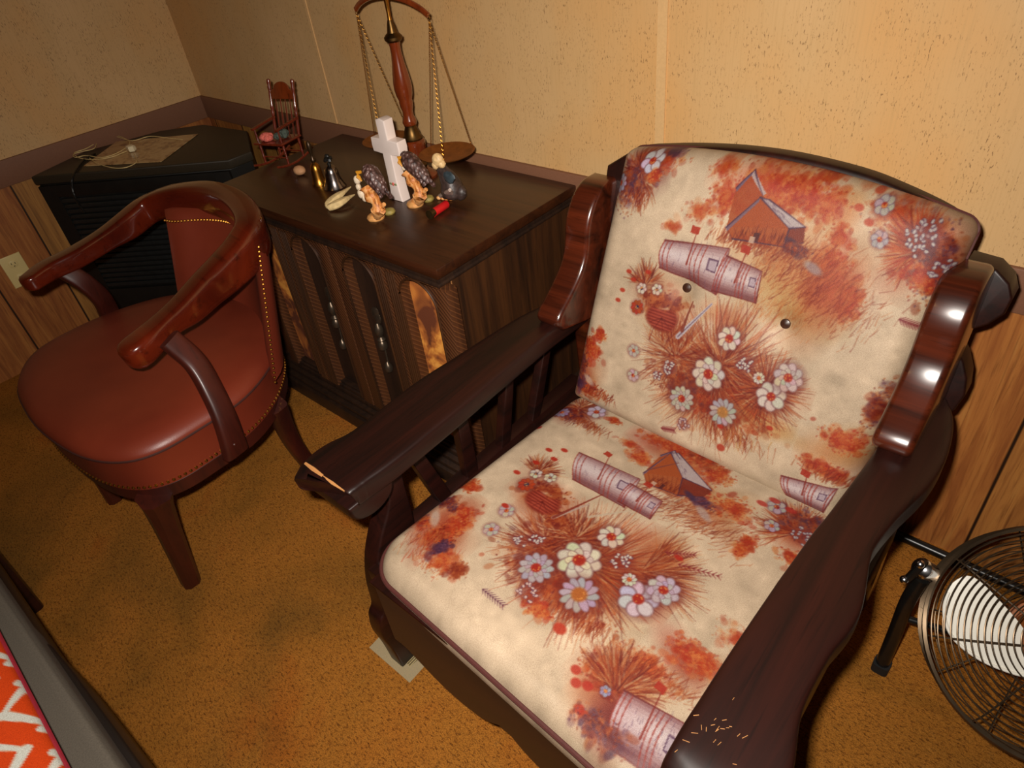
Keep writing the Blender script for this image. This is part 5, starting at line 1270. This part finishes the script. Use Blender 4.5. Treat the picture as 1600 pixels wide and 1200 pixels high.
m = MB(); tube(m, [(.395, .96, .013), (.385, .93, .15), tuple(FC + FU * 0 + Vector((.205, .02, .02)))], .011, 12); m.build('stand_leg', M['blackmetal'], fe)

# ------------------------------------------------------------------ plastic sheet under the armchair's front leg
def mat_clear():
    t = NT('hazy_clear_plastic'); t.base(srgb(190, 176, 140)); return t.set(rough=.3, alpha=.42)
M['clear'] = mat_clear()
pq = [(-0.8871, 0.3201, 0.001)[:2], (-0.889, 0.3539, 0.001)[:2], (-0.755, 0.375, 0.001)[:2], (-0.7534, 0.3204, 0.001)[:2]]
e = empty('plastic_sheet', (pq[0][0], pq[0][1], 0), 'hazy clear plastic sheet with a lined sticker under the armchair leg', 'plastic sheet')
m = MB(); slab(m, pq, .0006, .0022, .0004, n=1); m.build('sheet', M['clear'], e)
def mat_lines():
    t = NT('printed_lines'); w = t.n('ShaderNodeTexWave'); w.inputs['Scale'].default_value = 60; t.link(t.mapping(), w.inputs['Vector'])
    t.base(t.ramp(w.outputs['Fac'], [(.3, srgb(70, 58, 36)), (.6, srgb(160, 142, 100))])); return t.set(rough=.5)
M['lines'] = mat_lines()
m = MB(); slab(m, [(-0.8207, 0.3475, 0.001)[:2], (-0.8136, 0.3757, 0.001)[:2], (-0.7761, 0.3738, 0.001)[:2], (-0.779, 0.3458, 0.001)[:2]], .0022, .0028, .0002, n=1); m.build('sticker', M['lines'], e)

# ------------------------------------------------------------------ bench and throw pillow at the near left
e = empty('upholstered_bench', (-1.0, -.4, 0), 'charcoal upholstered bench with dark wood rail, carrying the orange pillow', 'bench')
m = MB(); slab(m, [(-1.7, -.75), (-.45, -.75), (-.45, -.098), (-1.7, -.106)], .40, .50, .018, n=5); m.build('padded_seat', M['greycloth'], e)
m = MB(); box(m, -1.7, -1.045, -.14, -.102, .34, .455, .006); m.build('side_rail', M['ebony'], e)
m = MB(); slab(m, [(-1.05, -.14), (-1.045, -.104), (-1.03, -.098), (-.95, -.094), (-.80, -.090), (-.45, -.086), (-.45, -.14)], .30, .44, .006); m.build('front_rail', M['ebony'], e)
for xx in (-1.66, -.50):
    for yy in (-.71, -.13):
        m = MB(); tube(m, [(xx, yy, .40), (xx, yy, .2), (xx, yy, 0)], [.026, .024, .018], 12, power=4); m.build('leg', M['darkwood'], e)
fp_ = Fab(.50, .50, 3); F = fp_
F.img[:] = np.array((250, 104, 44.0))
cream = (255, 248, 226)
Q = 1.35
for i in range(-1, 5):
    for j in range(-1, 5):
        x, y = (i * .10 + (.05 if j % 2 else 0)) * Q, j * .10 * Q
        L_ = lambda a, b, c, d: F.stroke(x + a * Q, y + b * Q, x + c * Q, y + d * Q, .0072, cream, 1)
        for sg in (-1, 1):
            L_(-.045, sg * .012, 0, sg * .052); L_(0, sg * .052, .045, sg * .012); L_(-.024, sg * .008, .024, sg * .008); L_(sg * .024, -.022, sg * .024, .008)
            L_(sg * .034, -.03, sg * .034, .03)
        L_(-.012, -.012, .012, .012); L_(-.012, .012, .012, -.012)
pe = empty('throw_pillow', (-.9, -.4, .5), 'orange throw pillow with a cream geometric lattice pattern and dark red piping', 'pillow')
po, _a, _n, prim, _u = cushion('pillow_cover', [(-1.06, -.59, .605), (-.575, -.61, .605), (-1.09, -.124, .600), (-.585, -.142, .600)], fp_, .088, 200, .20, .05, .0, pe, power=2.0)
m = MB(); tube(m, [p for p in prim], .0032, seg=8, closed=True); m.build('piping', M['redpipe'], po)
